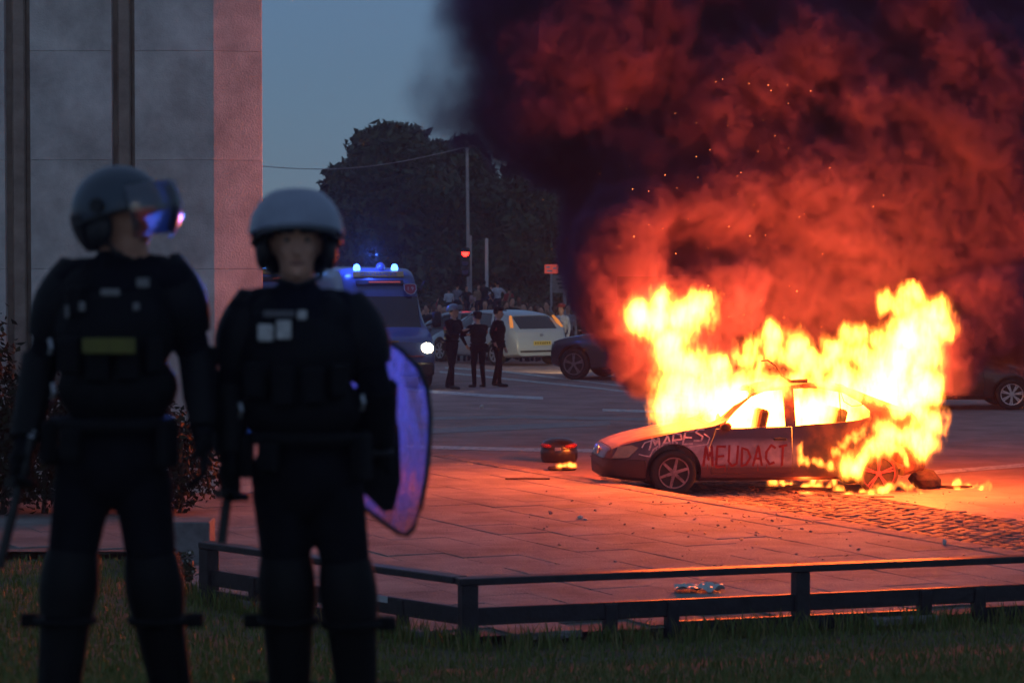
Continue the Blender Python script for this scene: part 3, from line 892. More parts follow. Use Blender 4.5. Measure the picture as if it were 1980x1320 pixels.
        for tt in (.28, .85):
            c = kn.lerp(an, tt)
            bm = B(); tube(bm, [c + Vector((.092 * math.sin(a), -.092 * math.cos(a), 0)) for a in [2 * math.pi * k / 16 for k in range(17)]], .014, 6, cap=False); obj('strap', bm, M_black, sgd)
            bm = B(); box(bm, c + Vector((sg * .115, .0, 0)), (.06, .03, .045), bev=.006); obj('strap_end', bm, M_black, sgd)
    return root, W, T, helo, vest, ch, pv
G2 = 'riot officers in the foreground'
J2 = dict(head=(573, 474, -.01), neck=(575, 566, 0), sh_l=(478, 606, 0), sh_r=(686, 612, .02), el_l=(447, 765, .02), wr_l=(445, 893, -.04), el_r=(728, 760, .02), wr_r=(735, 872, .1),
          waist=(585, 800, 0), pelvis=(592, 920, 0), hip_l=(545, 955, 0), hip_r=(648, 955, 0), kn_l=(556, 1135, -.02), kn_r=(676, 1142, -.03), an_l=(560, 1360, .03), an_r=(690, 1365, .02))
root2, W2, T2, hel2, vest2, ch2, pv2 = officer('helmeted riot officer facing the camera, holding a clear shield and a baton', 9.3, J2, R(6), M_helm, G2)
bm = B(); patch_shell(bm, .168, R(-85), R(85), R(38), R(92), .004, 20, 10, .93, 1.02, .98)   # visor swung up over the brow
bmesh.ops.transform(bm, matrix=T2 @ Matrix.Rotation(R(-14), 4, 'X'), verts=bm.verts); obj('visor', bm, M_helm, hel2, smooth=60)
hand(1, W2['wr_l'], W2['el_l'], Vector((.6, -.6, 0)), 1.25, 'glove', root2, M_black)
hand(-1, W2['wr_r'], W2['el_r'], Vector((.3, .9, 0)), 1.2, 'glove', root2, M_black)
def patch(name, root, c, s, m, rz=0.0):
    bm = B(); box(bm, c, s, (0, 0, rz), bev=.003); return obj(name, bm, m, root)
def on_front(d, px, py, root): return at(px, py, d) - root.location
for px, py, w, hh, m in ((522, 640, .05, .055, M_patch_w), (557, 634, .048, .06, M_patch_w), (548, 604, .10, .022, mat('grey name tape', (.12, .12, .13), .7)), (592, 606, .03, .03, M_patch_w)):
    p = on_front(9.3, px, py, root2); patch('patch', vest2, Vector((p.x, p.y - .185 + abs(px - 580) * .00035, p.z)), (w, .012, hh), m, (px - 580) * -.0012)
for px, py, hgt in ((470, 790, .05), (703, 775, .05)):
    p = on_front(9.3, px, py, root2); bm = B(); tube(bm, [(p.x, p.y - .1, p.z + hgt / 2), (p.x + .006, p.y - .105, p.z), (p.x, p.y - .1, p.z - hgt / 2)], .007, 8); obj('karabiner', bm, M_metal, root2)

J1 = dict(head=(234, 428, 0), neck=(224, 512, 0), sh_l=(132, 548, .03), sh_r=(334, 540, -.02), el_l=(80, 712, .06), wr_l=(48, 868, -.06), el_r=(380, 700, .05), wr_r=(392, 845, -.06),
          waist=(228, 760, 0), pelvis=(216, 895, 0), hip_l=(162, 935, 0), hip_r=(276, 935, 0), kn_l=(132, 1125, -.05), kn_r=(298, 1130, -.02), an_l=(112, 1360, -.06), an_r=(332, 1365, .1))
root1, W1, T1, hel1, vest1, ch1, pv1 = officer('riot officer at the far left looking sideways, face visor raised, baton in hand', 9.2, J1, R(62), M_helm2, G2)
bm = B(); patch_shell(bm, .176, R(-58), R(58), R(72), R(130), .004, 22, 10, .84, 1.12, .98)   # visor half lowered, standing off the face
bmesh.ops.transform(bm, matrix=T1 @ Matrix.Translation((0, -.025, .0)) @ Matrix.Rotation(R(-14), 4, 'X'), verts=bm.verts); obj('visor', bm, M_visor, hel1, smooth=60)
hand(1, W1['wr_l'], W1['el_l'], Vector((.6, -.6, 0)), 1.25, 'glove', root1, M_black)
hand(-1, W1['wr_r'], W1['el_r'], Vector((-.8, -.2, 0)), .5, 'glove', root1, M_black)
p = on_front(9.2, 228, 664, root1); patch('name_tape', vest1, Vector((p.x, p.y - .205, p.z)), (.17, .012, .05), M_patch_y, R(-3))
for px, py, w, hh in ((230, 563, .06, .022), (290, 545, .04, .03), (175, 590, .02, .03), (145, 600, .012, .04), (278, 590, .02, .025)):
    p = on_front(9.2, px, py, root1); patch('patch', vest1, Vector((p.x, p.y - .20 + abs(px - 228) * .0004, p.z)), (w, .014, hh), mat('dull patch', (.2, .2, .2), .5, var=.3), (px - 228) * -.0012)
for px, py in ((108, 670), (113, 755), (143, 695)):
    p = on_front(9.2, px, py, root1); bm = B(); tube(bm, [(p.x, p.y - .12, p.z + .03), (p.x + .006, p.y - .125, p.z), (p.x, p.y - .12, p.z - .02)], .007, 8); obj('karabiner', bm, M_metal, root1)

# ---- things the officers hold
def baton(label, p, q, side, d):
    P, Q = at(p[0], p[1], d + p[2]), at(q[0], q[1], d + q[2])
    ax = (Q - P).normalized()
    root = empty('baton', P); tag(root, label, 'baton', 'police batons')
    bm = B(); tube(bm, [-ax * .10, Vector((0, 0, 0)), Q - P], [.015, .016, .016], 10); obj('shaft', bm, M_rubber, root, smooth=50)
    bm = B(); tube(bm, [-ax * .102, -ax * .125], [.017, .015], 10); obj('end_cap', bm, M_metal, root, smooth=50)
    c = (Q - P) * .12; bm = B(); tube(bm, [c, c + Vector((side * .02, -.11, 0))], [.014, .016], 10); obj('side_handle', bm, M_rubber, root, smooth=50)
    return root
hp2 = J2['wr_l']
baton('black side-handle baton hanging from the right hand of the shield bearer', (443, 935, -.06), (428, 1050, -.1), -1, 9.3)
baton('black baton with pale tip held low by the officer at far left', (46, 905, -.09), (-2, 1098, -.14), -1, 9.2)

# ---- riot shield: curved clear sheet with dark edging, seen from its inside
def shield_mat():
    m = bpy.data.materials.new('scratched polycarbonate'); m.use_nodes = True
    n, l = m.node_tree.nodes, m.node_tree.links
    n.clear()
    out = n.new('ShaderNodeOutputMaterial'); tr = n.new('ShaderNodeBsdfTransparent'); gl = n.new('ShaderNodeBsdfGlossy'); tl = n.new('ShaderNodeBsdfTranslucent')
    tr.inputs[0].default_value = (0.88, 0.74, 0.80, 1); gl.inputs['Roughness'].default_value = 0.2; tl.inputs[0].default_value = (0.4, 0.36, 0.5, 1)
    t = n.new('ShaderNodeTexNoise'); t.inputs['Scale'].default_value = 5; t.inputs['Detail'].default_value = 9; t.inputs['Roughness'].default_value = 0.7
    r = n.new('ShaderNodeMapRange'); r.inputs['From Min'].default_value = 0.42; r.inputs['From Max'].default_value = 0.62; r.inputs['To Min'].default_value = 0.06; r.inputs['To Max'].default_value = 0.75
    l.new(t.outputs['Fac'], r.inputs['Value'])
    m1 = n.new('ShaderNodeMixShader'); l.new(r.outputs[0], m1.inputs[0])
    l.new(tr.outputs[0], m1.inputs[1]); l.new(tl.outputs[0], m1.inputs[2])
    fr_ = n.new('ShaderNodeFresnel'); fr_.inputs[0].default_value = 1.58
    m2 = n.new('ShaderNodeMixShader')
    l.new(fr_.outputs[0], m2.inputs[0]); l.new(m1.outputs[0], m2.inputs[1]); l.new(gl.outputs[0], m2.inputs[2])
    l.new(m2.outputs[0], out.inputs[0])
    return m
SHD = 9.42
outline = [(648, 640), (690, 632), (735, 648), (778, 678), (810, 712), (826, 750), (832, 800), (830, 860), (825, 920), (814, 978), (800, 1020), (787, 1034), (772, 1031), (735, 1005), (690, 970), (662, 950), (650, 900), (642, 780)]
def sh_pt(px, py, off=0.0):
    u = (px - 740) / 95.0
    return at(px, py, SHD + 0.05 * u + 0.035 * u * u + off)
rootS = empty('riot_shield', sh_pt(740, 1000)); tag(rootS, 'clear curved riot shield with dark edge beside the facing officer', 'shield')
bm = B()
def grid_fill(poly, off):
    """rows of the outline, curved sheet"""
    ys = sorted({y for _, y in poly})
    rows = []
    for yy in [min(ys) + (max(ys) - min(ys)) * k / 26 for k in range(27)]:
        xsx = []
        for i in range(len(poly)):
            (x0, y0), (x1, y1) = poly[i], poly[(i + 1) % len(poly)]
            if (y0 - yy) * (y1 - yy) <= 0 and y0 != y1: xsx.append(x0 + (x1 - x0) * (yy - y0) / (y1 - y0))
        a, b_ = min(xsx), max(xsx)
        rows.append([bm.verts.new(sh_pt(a + (b_ - a) * k / 12, yy, off) - rootS.location) for k in range(13)])
    return rows
ra_, rb_ = grid_fill(outline, 0), grid_fill(outline, .004)
for g, flip in ((ra_, 0), (rb_, 1)):
    for i in range(26):
        for k in range(12):
            q = (g[i][k], g[i][k + 1], g[i + 1][k + 1], g[i + 1][k])
            try: bm.faces.new(q[::-1] if flip else q)
            except ValueError: pass
obj('sheet', bm, shield_mat(), rootS, smooth=60)
bm = B(); pts = [sh_pt(x, y, .002) - rootS.location for x, y in outline]; tube(bm, pts + [pts[0]], .0085, 6, cap=False); obj('edging', bm, M_rubber, rootS, smooth=60)
bm = B()
pad = [(664, 760), (716, 735), (756, 760), (772, 830), (775, 930), (762, 985), (742, 990), (706, 955), (668, 925)]
a = [bm.verts.new(sh_pt(x, y, -.004) - rootS.location) for x, y in pad]; b_ = [bm.verts.new(sh_pt(x, y, -.022) - rootS.location) for x, y in pad]
bm.faces.new(a); bm.faces.new(b_[::-1])
for i in range(len(pad)): bm.faces.new((a[i], a[(i + 1) % len(pad)], b_[(i + 1) % len(pad)], b_[i]))
obj('arm_pad', bm, M_black, rootS)
bm = B(); tube(bm, [sh_pt(712, 880, -.02) - rootS.location, sh_pt(724, 876, -.07) - rootS.location, sh_pt(745, 874, -.07) - rootS.location, sh_pt(757, 874, -.02) - rootS.location], .013, 8); obj('handle', bm, M_rubber, rootS, smooth=60)
# ================================================================== cars
def curve(pts):
    """smooth interpolation through (x, v) points"""
    xs = [p[0] for p in pts]; vs_ = [p[1] for p in pts]
    n = len(xs); ms = []
    for i in range(n):
        if i == 0: ms.append((vs_[1] - vs_[0]) / (xs[1] - xs[0]))
        elif i == n - 1: ms.append((vs_[-1] - vs_[-2]) / (xs[-1] - xs[-2]))
        else:
            a, b = (vs_[i] - vs_[i - 1]) / (xs[i] - xs[i - 1]), (vs_[i + 1] - vs_[i]) / (xs[i + 1] - xs[i])
            ms.append(0 if a * b <= 0 else 2 * a * b / (a + b))
    def f(x):
        if x <= xs[0]: return vs_[0]
        if x >= xs[-1]: return vs_[-1]
        i = max(k for k in range(n) if xs[k] <= x)
        if i == n - 1: return vs_[-1]
        h = xs[i + 1] - xs[i]; t = (x - xs[i]) / h
        return ((2 * t**3 - 3 * t * t + 1) * vs_[i] + (t**3 - 2 * t * t + t) * h * ms[i] + (-2 * t**3 + 3 * t * t) * vs_[i + 1] + (t**3 - t * t) * h * ms[i + 1])
    return f
def loft(spec, inset=0.0, x0=None, x1=None, floor=0.0):
    zt, wm, zb, bl = spec['zt'], spec['wm'], spec['zb'], spec['belt']
    L = spec['L']; x0 = 0 if x0 is None else x0; x1 = L if x1 is None else x1
    N = spec.get('N', 64)
    xs = [x0 + (x1 - x0) * k / N for k in range(N + 1)]
    tr = spec.get('top_ratio', .70)
    bm = B(); rings = []
    for x in xs:
        w = wm(x) - inset; t = zt(x) - inset; b = zb(x) + inset * .6 + floor
        be = min(bl(x), t - .055)
        be = max(be, b + .2 if t - b > .28 else (t + b) / 2)
        c = max(0, min(1, (t - be - .06) / .34)); c = c * c * (3 - 2 * c)
        wt = w * (.90 + (tr - .90) * c)
        zmid = b + (be - b) * .48
        half = [(0, b), (w * .55, b), (w * .86, b + .005), (w * .955, b + .05), (w * .985, b + .13), (w * 1.0, zmid), (w * .995, zmid + (be - zmid) * .35), (w * .985, be - .07), (w * (.965 - .03 * (1 - c)), be),
                (w * .96 + (wt - w * .96) * .5, be + (t - be) * .48), (wt, t - min(.075, (t - be) * .45)), (wt * .93, t - min(.03, (t - be) * .2)), (wt * .72, t - .008), (wt * .36, t), (0, t)]
        ring = [bm.verts.new((x, y, z)) for y, z in half] + [bm.verts.new((x, -y, z)) for y, z in half[-2:0:-1]]
        rings.append(ring)
    n = len(rings[0])
    for i in range(N):
        for k in range(n):
            bm.faces.new((rings[i][k], rings[i][(k + 1) % n], rings[i + 1][(k + 1) % n], rings[i + 1][k]))
    bm.faces.new(rings[0][::-1]); bm.faces.new(rings[-1])
    return fin(bm, 'loft')
def pris(poly, y0, y1):
    bm = B(); prism(bm, poly, (y0, y1)); return fin(bm)
def cyl(c, r, y0, y1, seg=36):
    bm = B()
    prism(bm, [(c[0] + r * math.cos(2 * math.pi * k / seg), c[1] + r * math.sin(2 * math.pi * k / seg)) for k in range(seg)], (y0, y1))
    return fin(bm)
def grow(poly, e):
    cx = sum(p[0] for p in poly) / len(poly); cz = sum(p[1] for p in poly) / len(poly)
    out = []
    for x, z in poly:
        v = Vector((x - cx, z - cz)); out.append((x + v.normalized().x * e, z + v.normalized().y * e))
    return out
def setmat(me, m, smooth=35):
    me.materials.clear(); me.materials.append(m)
    me.polygons.foreach_set('material_index', [0] * len(me.polygons))
    me.polygons.foreach_set('use_smooth', [True] * len(me.polygons)); me.set_sharp_from_angle(angle=R(smooth))
    return me
M_tyre = mat('tyre rubber', (0.018, 0.017, 0.017), 0.8, var=0.3, vscale=10)
M_alloy = mat('alloy', (0.55, 0.55, 0.57), 0.3, metal=0.9)
M_glass = mat('tinted car glass', (0.012, 0.014, 0.016), 0.06, spec=0.6, coat=0.5)
M_trim = mat('black trim plastic', (0.015, 0.015, 0.016), 0.5)
M_under = mat('underbody', (0.01, 0.01, 0.01), 0.9)
M_lampred = mat('red tail lens', (0.35, 0.02, 0.015), 0.2, coat=0.5)
M_lampclear = mat('headlamp lens', (0.45, 0.45, 0.45), 0.12, coat=0.6)
def wheel(parent, c, r, width, spokes, m_rim, side=-1, tyre=M_tyre, rr=0.68, twin=False, hubm=None, name='wheel'):
    """axis along y, outer face towards side"""
    bm = B()
    w = width / 2
    lathe(bm, [(r * rr, -w * .8), (r * .80, -w), (r * .93, -w * .98), (r * .99, -w * .75), (r, 0), (r * .99, w * .75), (r * .93, w * .98), (r * .80, w), (r * rr, w * .8)], 32, 'Y')
    wo_ = obj(name, bm, tyre, parent, c, smooth=50)
    bm = B()
    s = side
    # barrel ring and hub
    def ringp(pr):
        rings = []
        for (q, y) in pr: rings.append([bm.verts.new((q * math.cos(2 * math.pi * k / 32), y, q * math.sin(2 * math.pi * k / 32))) for k in range(32)])
        for i in range(len(rings)):
            a, b = rings[i], rings[(i + 1) % len(rings)]
            for k in range(32): bm.faces.new((a[k], a[(k + 1) % 32], b[(k + 1) % 32], b[k]))
    ringp([(r * rr * 1.01, s * w * .86), (r * rr * 1.0, s * w * 1.0), (r * rr * .93, s * w * .98), (r * rr * .90, s * w * .5), (r * rr * .98, s * w * .4)])
    lathe(bm, [(.001, s * w * .72), (r * .16, s * w * .72), (r * .14, s * w * .93), (.001, s * w * .95)], 16, 'Y')
    for k in range(spokes):
        for o_ in ((-.10, .10) if twin else (0,)):
            a = 2 * math.pi * k / spokes + o_ + .3
            M = Matrix.Rotation(-a, 4, 'Y') @ Matrix.Translation((r * rr * .53, s * w * .82, 0))
            r_ = bmesh.ops.create_cube(bm, size=1, matrix=M @ Matrix.Diagonal((r * rr * .84, w * .22, r * (.075 if twin else .15), 1)))
            for v in r_['verts']:
                q = (M.inverted() @ v.co)
                if q.x > 0: v.co = M @ Vector((q.x, q.y, q.z * (1.0 if twin else .72)))
    rim = obj('rim', bm, m_rim, wo_, smooth=35)
    bm = B(); lathe(bm, [(.001, s * w * .1), (r * rr * .86, s * w * .1), (r * rr * .86, s * w * .2), (.001, s * w * .2)], 24, 'Y'); obj('brake_disc', bm, M_under, wo_)
    return wo_
def car(label, spec, loc, rz, paint, rim_m, group='parked cars', name='parked_car', spokes=7, sides=(-1, 1), twin=True, extras=None, glassm=None):
    root = empty(name, loc, rz); tag(root, label, 'car', group)
    body = loft(spec)
    wx = spec['wheels']; r = spec['r']; hw = spec['hw']
    for x in wx:
        for s in (-1, 1):
            body = boolean(body, cyl((x, r + .02), r * 1.16, *sorted((s * (hw - .30), s * (hw + .3)))))
    glass_src = loft(spec, .014)
    n = 0
    for win in spec['side_windows']:
        for s in (-1, 1):
            yy = sorted((s * .42, s * 1.2))
            g = boolean(glass_src, pris(win, *yy), 'INTERSECT')
            body = boolean(body, pris(win, *yy))
            link('window', setmat(g, glassm or M_glass), None, root)
    for key in ('windscreen', 'backlight'):
        if key in spec:
            poly, yw = spec[key]
            g = boolean(glass_src, pris(poly, -yw, yw), 'INTERSECT'); body = boolean(body, pris(poly, -yw, yw))
            link(key if key == 'windscreen' else 'rear_window', setmat(g, glassm or M_glass), None, root)
    for nm, poly, ys in spec.get('panels', []):
        for yy in ys:
            p = boolean(body, pris(poly, *yy), 'INTERSECT'); body = boolean(body, pris(grow(poly, .008), *yy))
            link(nm, setmat(p, paint), None, root)
    for nm, poly, yy, m_ in spec.get('cut', []):
        p = boolean(body, pris(poly, *yy), 'INTERSECT'); body = boolean(body, pris(poly, *yy))
        link(nm, setmat(p, m_), None, root)
    link('body', setmat(body, paint), None, root)
    for x in wx:
        for s in (-1, 1):
            wheel(root, (x, s * (hw - .10), r), r, .2, spokes, rim_m, s, twin=twin)
    if extras: extras(root)
    return root
# ---- hatchback (white)
def hatch():
    return dict(L=4.34, N=60, wheels=(0.86, 3.50), r=.315, hw=.90,
        zt=curve([(0, .50), (.05, .62), (.35, .74), (.9, .90), (1.15, .97), (1.75, 1.34), (2.2, 1.47), (2.7, 1.48), (3.3, 1.44), (3.75, 1.36), (4.0, 1.16), (4.2, .98), (4.3, .86), (4.34, .6)]),
        wm=curve([(0, .55), (.08, .70), (.4, .84), (.9, .90), (3.5, .90), (4.0, .86), (4.34, .74)]), zb=curve([(0, .24), (.5, .20), (3.6, .20), (4.34, .28)]),
        belt=curve([(0, .6), (1.2, .93), (4.34, 1.05)]),
        side_windows=[[(1.45, .97), (1.95, 1.36), (2.32, 1.40), (2.30, .99)], [(2.38, .99), (2.40, 1.40), (3.02, 1.385), (3.30, 1.02)], [(3.36, 1.05), (3.10, 1.38), (3.45, 1.33), (3.62, 1.12)]],
        windscreen=([(1.16, 1.02), (1.78, 1.42), (1.9, 1.30), (1.35, .93)], .62), backlight=([(3.82, 1.40), (3.70, 1.25), (3.98, 1.0), (4.3, 1.0), (4.3, 1.12)], .56),
        panels=[('door', [(1.40, .30), (1.40, .95), (2.33, .975), (2.33, .30)], [(-1.2, -.6), (.6, 1.2)]), ('door', [(2.36, .30), (2.36, .975), (3.2, .99), (3.15, .62), (3.02, .40), (3.0, .30)], [(-1.2, -.6), (.6, 1.2)])],
        cut=[('rear_bumper', [(4.05, .2), (4.05, .52), (4.5, .52), (4.5, .2)], (-1, 1), None)])
M_white = mat('white car paint', (0.33, 0.39, 0.47), 0.28, coat=0.6, var=0.04)
sp = hatch(); sp['cut'] = []
def hatch_extras(root):
    for s in (-1, 1):      # tall tail lamps in the rear pillars
        bm = B(); tube(bm, [(3.86, s * .64, 1.34), (3.98, s * .70, 1.2), (4.10, s * .755, 1.03)], [.035, .05, .045], 8); obj('tail_lamp', bm, mat('amber red lens', (.6, .2, .05), .2, emit=(1, .32, .06), estr=.5), root, smooth=60)
        bm = B(); box(bm, (1.5, s * .98, 1.0), (.16, .16, .12), bev=.03); obj('mirror', bm, M_white, root, smooth=40)
    bm = B(); box(bm, (4.355, 0, .62), (.02, .52, .11), bev=.004); pl = obj('number_plate', bm, mat('yellow plate', (.62, .5, .12), .5), root)
    bm = B()
    for k in range(7):
        box(bm, (4.367, -.21 + k * .07, .62), (.004, .032, .065))
    obj('plate_lettering', bm, M_trim, pl)
    bm = B(); box(bm, (4.33, 0, .40), (.06, 1.3, .05), bev=.01); obj('bumper_strip', bm, M_trim, root)
    bm = B(); lathe(bm, [(.001, 0), (.045, 0), (.045, .015), (.001, .016)], 18, 'X', Matrix.Translation((4.30, 0, .84))); obj('badge', bm, M_alloy, root)
wc = on(1048, 706)   # rear face centre on the ground
def place(spec_L, p, rz):  # put local (L, 0, 0) at p
    v = Matrix.Rotation(rz, 3, 'Z') @ Vector((spec_L, 0, 0))
    return Vector((p.x - v.x, p.y - v.y, p.z))
rz = R(-57)            # +x (rear) points to the camera and right
white_car = car('white hatchback seen from behind beside the three officers', sp, place(4.34, Vector((wc.x, wc.y - .35, 0)), rz), rz, M_white, M_alloy, spokes=7, extras=hatch_extras)
white_car.scale = (1, 1, .93)
# ---- silver estate standing behind, only roof and side windows show
M_silver = mat('silver car paint', (0.16, 0.17, 0.2), 0.3, metal=.5, coat=0.5)
c2 = at(868, 700, 77.5)
def repaint(o, swap):
    for c in children(o):
        if c.type == 'MESH' and c.data.materials and c.data.materials[0] in swap:
            c.data = c.data.copy(); c.data.materials[0] = swap[c.data.materials[0]]
        repaint(c, swap)
silver = dup_tree(white_car, Vector((c2.x - 2.1, 77.5, slope_z(77.5))), R(4))
repaint(silver, {M_white: M_silver})
tag(silver, 'silver car standing crosswise behind the three officers')
# ---- grey SUV facing left
def suv():
    return dict(L=4.6, N=60, wheels=(0.70, 3.45), r=.36, hw=.93,
        zt=curve([(0, .62), (.05, .80), (.3, .94), (.9, 1.04), (1.25, 1.09), (1.8, 1.47), (2.3, 1.64), (3.0, 1.65), (3.8, 1.60), (4.2, 1.42), (4.5, 1.1), (4.6, .8)]),
        wm=curve([(0, .62), (.08, .78), (.4, .88), (.9, .93), (3.7, .93), (4.3, .88), (4.6, .76)]), zb=curve([(0, .32), (.5, .25), (3.8, .25), (4.6, .36)]), belt=curve([(0, .8), (1.2, 1.02), (4.6, 1.12)]),
        side_windows=[[(1.6, 1.06), (2.05, 1.46), (2.5, 1.53), (2.5, 1.08)], [(2.58, 1.08), (2.58, 1.53), (3.3, 1.53), (3.45, 1.11)], [(3.53, 1.12), (3.4, 1.52), (3.85, 1.48), (4.1, 1.2)]],
        windscreen=([(1.28, 1.15), (1.85, 1.56), (1.98, 1.44), (1.45, 1.04)], .64), backlight=([(4.15, 1.52), (4.05, 1.4), (4.3, 1.1), (4.6, 1.1), (4.6, 1.25)], .6),
        panels=[('door', [(1.52, .38), (1.52, 1.03), (2.53, 1.05), (2.53, .38)], [(-1.2, -.6), (.6, 1.2)]), ('door', [(2.56, .38), (2.56, 1.05), (3.5, 1.08), (3.35, .66), (3.15, .45), (3.1, .38)], [(-1.2, -.6), (.6, 1.2)])])
M_grey = mat('grey metallic car paint', (0.075, 0.075, 0.09), 0.3, metal=.4, coat=0.6)
M_dkrim = mat('dull alloy', (0.42, 0.36, 0.35), 0.35, metal=.7)
def front_lights(y, x, z, on_=0.0):
    def f(root):
        for s in (-1, 1):
            bm = B(); sphere(bm, (x, s * y, z), (.14, .12, .075), 14, 8); obj('headlight', bm, M_lampclear if not on_ else mat('lit headlamp', (.8, .8, .7), .2, emit=(1, .9, .65), estr=on_), root, smooth=180)
            if children(root) and not any(c.name.startswith('mirror') for c in children(root)):
                for q in (-1, 1): bm = B(); box(bm, (1.62, q * 1.0, 1.06), (.18, .16, .13), bev=.03); obj('mirror', bm, M_trim, root, smooth=40)
    return f
g = on(1112, 734)
car('grey off-roader facing left, its rear lost in the smoke', suv(), Vector((g.x, g.y, 0)) - Matrix.Rotation(R(-25), 3, 'Z') @ Vector((.70, -.83, 0)), R(-25), M_grey, M_dkrim, spokes=5, extras=front_lights(.66, .2, .80))
# ---- dark saloon at the right edge, facing right
M_dark = mat('dark burgundy car paint', (0.035, 0.012, 0.014), 0.3, coat=0.6)
g = on(1955, 792)
# rotated 180: front to the right; front wheel local x=.86
dark_car = dup_tree(white_car, Vector((g.x + .86, g.y + .80, 0)), R(180))
repaint(dark_car, {M_white: M_dark})
tag(dark_car, 'dark car at the right edge behind the flames')
front_lights(.62, .2, .68)(dark_car)

# ---- the burning car
def burnt_spec():
    return dict(L=4.10, N=72, wheels=(0.86, 3.46), r=.29, hw=.85,
        zt=curve([(0, .46), (.05, .57), (.3, .675), (.75, .78), (1.15, .865), (1.36, .91), (1.88, 1.29), (2.2, 1.365), (2.6, 1.385), (3.05, 1.345), (3.5, 1.21), (3.88, 1.03), (4.0, .95), (4.07, .8), (4.10, .6)]),
        wm=curve([(0, .52), (.07, .66), (.3, .78), (.7, .84), (3.4, .85), (3.85, .80), (4.10, .66)]), zb=curve([(0, .22), (.5, .17), (3.4, .17), (4.10, .26)]),
        belt=curve([(0, .5), (.3, .62), (1.2, .80), (4.1, .98)]))
def burnt_paint():
    m = mat('scorched car paint', (0.11, 0.075, 0.10), 0.42, spec=0.5, coat=0.25)
    n, l = m.node_tree.nodes, m.node_tree.links
    b = n['Principled BSDF']
    tc = [q for q in n if q.type == 'TEX_COORD'][0]
    sep = n.new('ShaderNodeSeparateXYZ'); l.new(tc.outputs['Object'], sep.inputs[0])
    t = n.new('ShaderNodeTexNoise'); t.inputs['Scale'].default_value = 4.5; t.inputs['Detail'].default_value = 8; l.new(tc.outputs['Object'], t.inputs['Vector'])
    def rng(src, a, b_, clampd=True):
        r = n.new('ShaderNodeMapRange'); r.inputs['From Min'].default_value = a; r.inputs['From Max'].default_value = b_; l.new(src, r.inputs['Value']); return r.outputs[0]
    def mth(op, x, y):
        q = n.new('ShaderNodeMath'); q.operation = op; q.use_clamp = True
        for k, v in enumerate((x, y)):
            if isinstance(v, (int, float)): q.inputs[k].default_value = v
            else: l.new(v, q.inputs[k])
        return q.outputs[0]
    nz = rng(t.outputs['Fac'], .38, .62)
    # sprayed white haze on wing and door (as sprayed for the lettering)
    wx_ = mth('MULTIPLY', rng(sep.outputs['X'], .5, .9), rng(sep.outputs['X'], 2.5, 2.36)); wz = mth('MULTIPLY', rng(sep.outputs['Z'], .34, .42), rng(sep.outputs['Z'], .72, .60))
    spray = mth('MULTIPLY', mth('MULTIPLY', wx_, wz), mth('ADD', mth('MULTIPLY', nz, .6), .42))
    mx = n.new('ShaderNodeMixRGB'); mx.inputs['Color1'].default_value = (0.065, 0.035, 0.055, 1); mx.inputs['Color2'].default_value = (0.42, 0.36, 0.42, 1); l.new(spray, mx.inputs['Fac'])
    # burnt-off paint towards the rear and along the window line
    burn = mth('ADD', rng(sep.outputs['X'], 2.3, 2.62), rng(sep.outputs['Z'], .84, 1.0)); burn = mth('MULTIPLY', burn, mth('ADD', mth('MULTIPLY', nz, .5), .65))
    rust = n.new('ShaderNodeMixRGB'); rust.inputs['Color1'].default_value = (0.018, 0.012, 0.010, 1); rust.inputs['Color2'].default_value = (0.17, 0.075, 0.04, 1); l.new(nz, rust.inputs['Fac'])
    mx2 = n.new('ShaderNodeMixRGB'); l.new(burn, mx2.inputs['Fac']); l.new(mx.outputs[0], mx2.inputs['Color1']); l.new(rust.outputs[0], mx2.inputs['Color2'])
    l.new(mx2.outputs[0], b.inputs['Base Color'])
    rr_ = n.new('ShaderNodeMapRange'); rr_.inputs['To Min'].default_value = .38; rr_.inputs['To Max'].default_value = .85; l.new(burn, rr_.inputs['Value']); l.new(rr_.outputs[0], b.inputs['Roughness'])
    return m
M_burnt = burnt_paint()
M_char = mat('charred metal', (0.02, 0.014, 0.011), 0.85, col2=(0.09, 0.045, 0.03), vscale=7)
CRZ = R(6)
fw = on(1301, 957)     # front wheel foot
CARP = Vector((fw.x, fw.y, 0)) - Matrix.Rotation(CRZ, 3, 'Z') @ Vector((.86, -.75, 0))
car_root = empty('burning_car', CARP, CRZ)
tag(car_root, 'burning hatchback with sprayed lettering on its side, flames filling the cabin', 'car')
bs = burnt_spec()
shell = loft(bs)
shell = boolean(shell, loft(bs, .04, 1.26, 3.95, .05))
WIN = [[(1.46, .835), (1.56, .93), (1.88, 1.215), (2.05, 1.275), (2.30, 1.305), (2.27, .855)],
       [(2.40, .86), (2.43, 1.31), (2.75, 1.30), (3.04, 1.245), (3.26, 1.13), (3.37, 1.03), (3.35, .965), (3.22, .935), (2.9, .90)]]
for w_ in WIN: shell = boolean(shell, pris(w_, -1.2, 1.2))
shell = boolean(shell, pris([(1.30, 1.0), (1.86, 1.42), (1.96, 1.30), (1.48, .90), (1.36, .86)], -.58, .58))
shell = boolean(shell, pris([(3.2, 1.45), (3.12, 1.30), (3.78, .98), (4.0, 1.05)], -.52, .52))
shell = boolean(shell, pris([(2.55, 1.2), (2.55, 1.5), (3.05, 1.5), (3.05, 1.2)], -.48, .30))   # roof burnt open
for x in bs['wheels']:
    for s in (-1, 1): shell = boolean(shell, cyl((x, .30), .345, *sorted((s * .52, s * 1.1))))
def take(poly, y0, y1, nm, m_=None, gap=.007):
    global shell
    p = boolean(shell, pris(poly, y0, y1), 'INTERSECT'); shell = boolean(shell, pris(grow(poly, gap), y0, y1))
    return link(nm, setmat(p, m_ or M_burnt), None, car_root)
HLP = [(.055, .46), (.075, .565), (.16, .61), (.34, .63), (.42, .60), (.30, .475)]
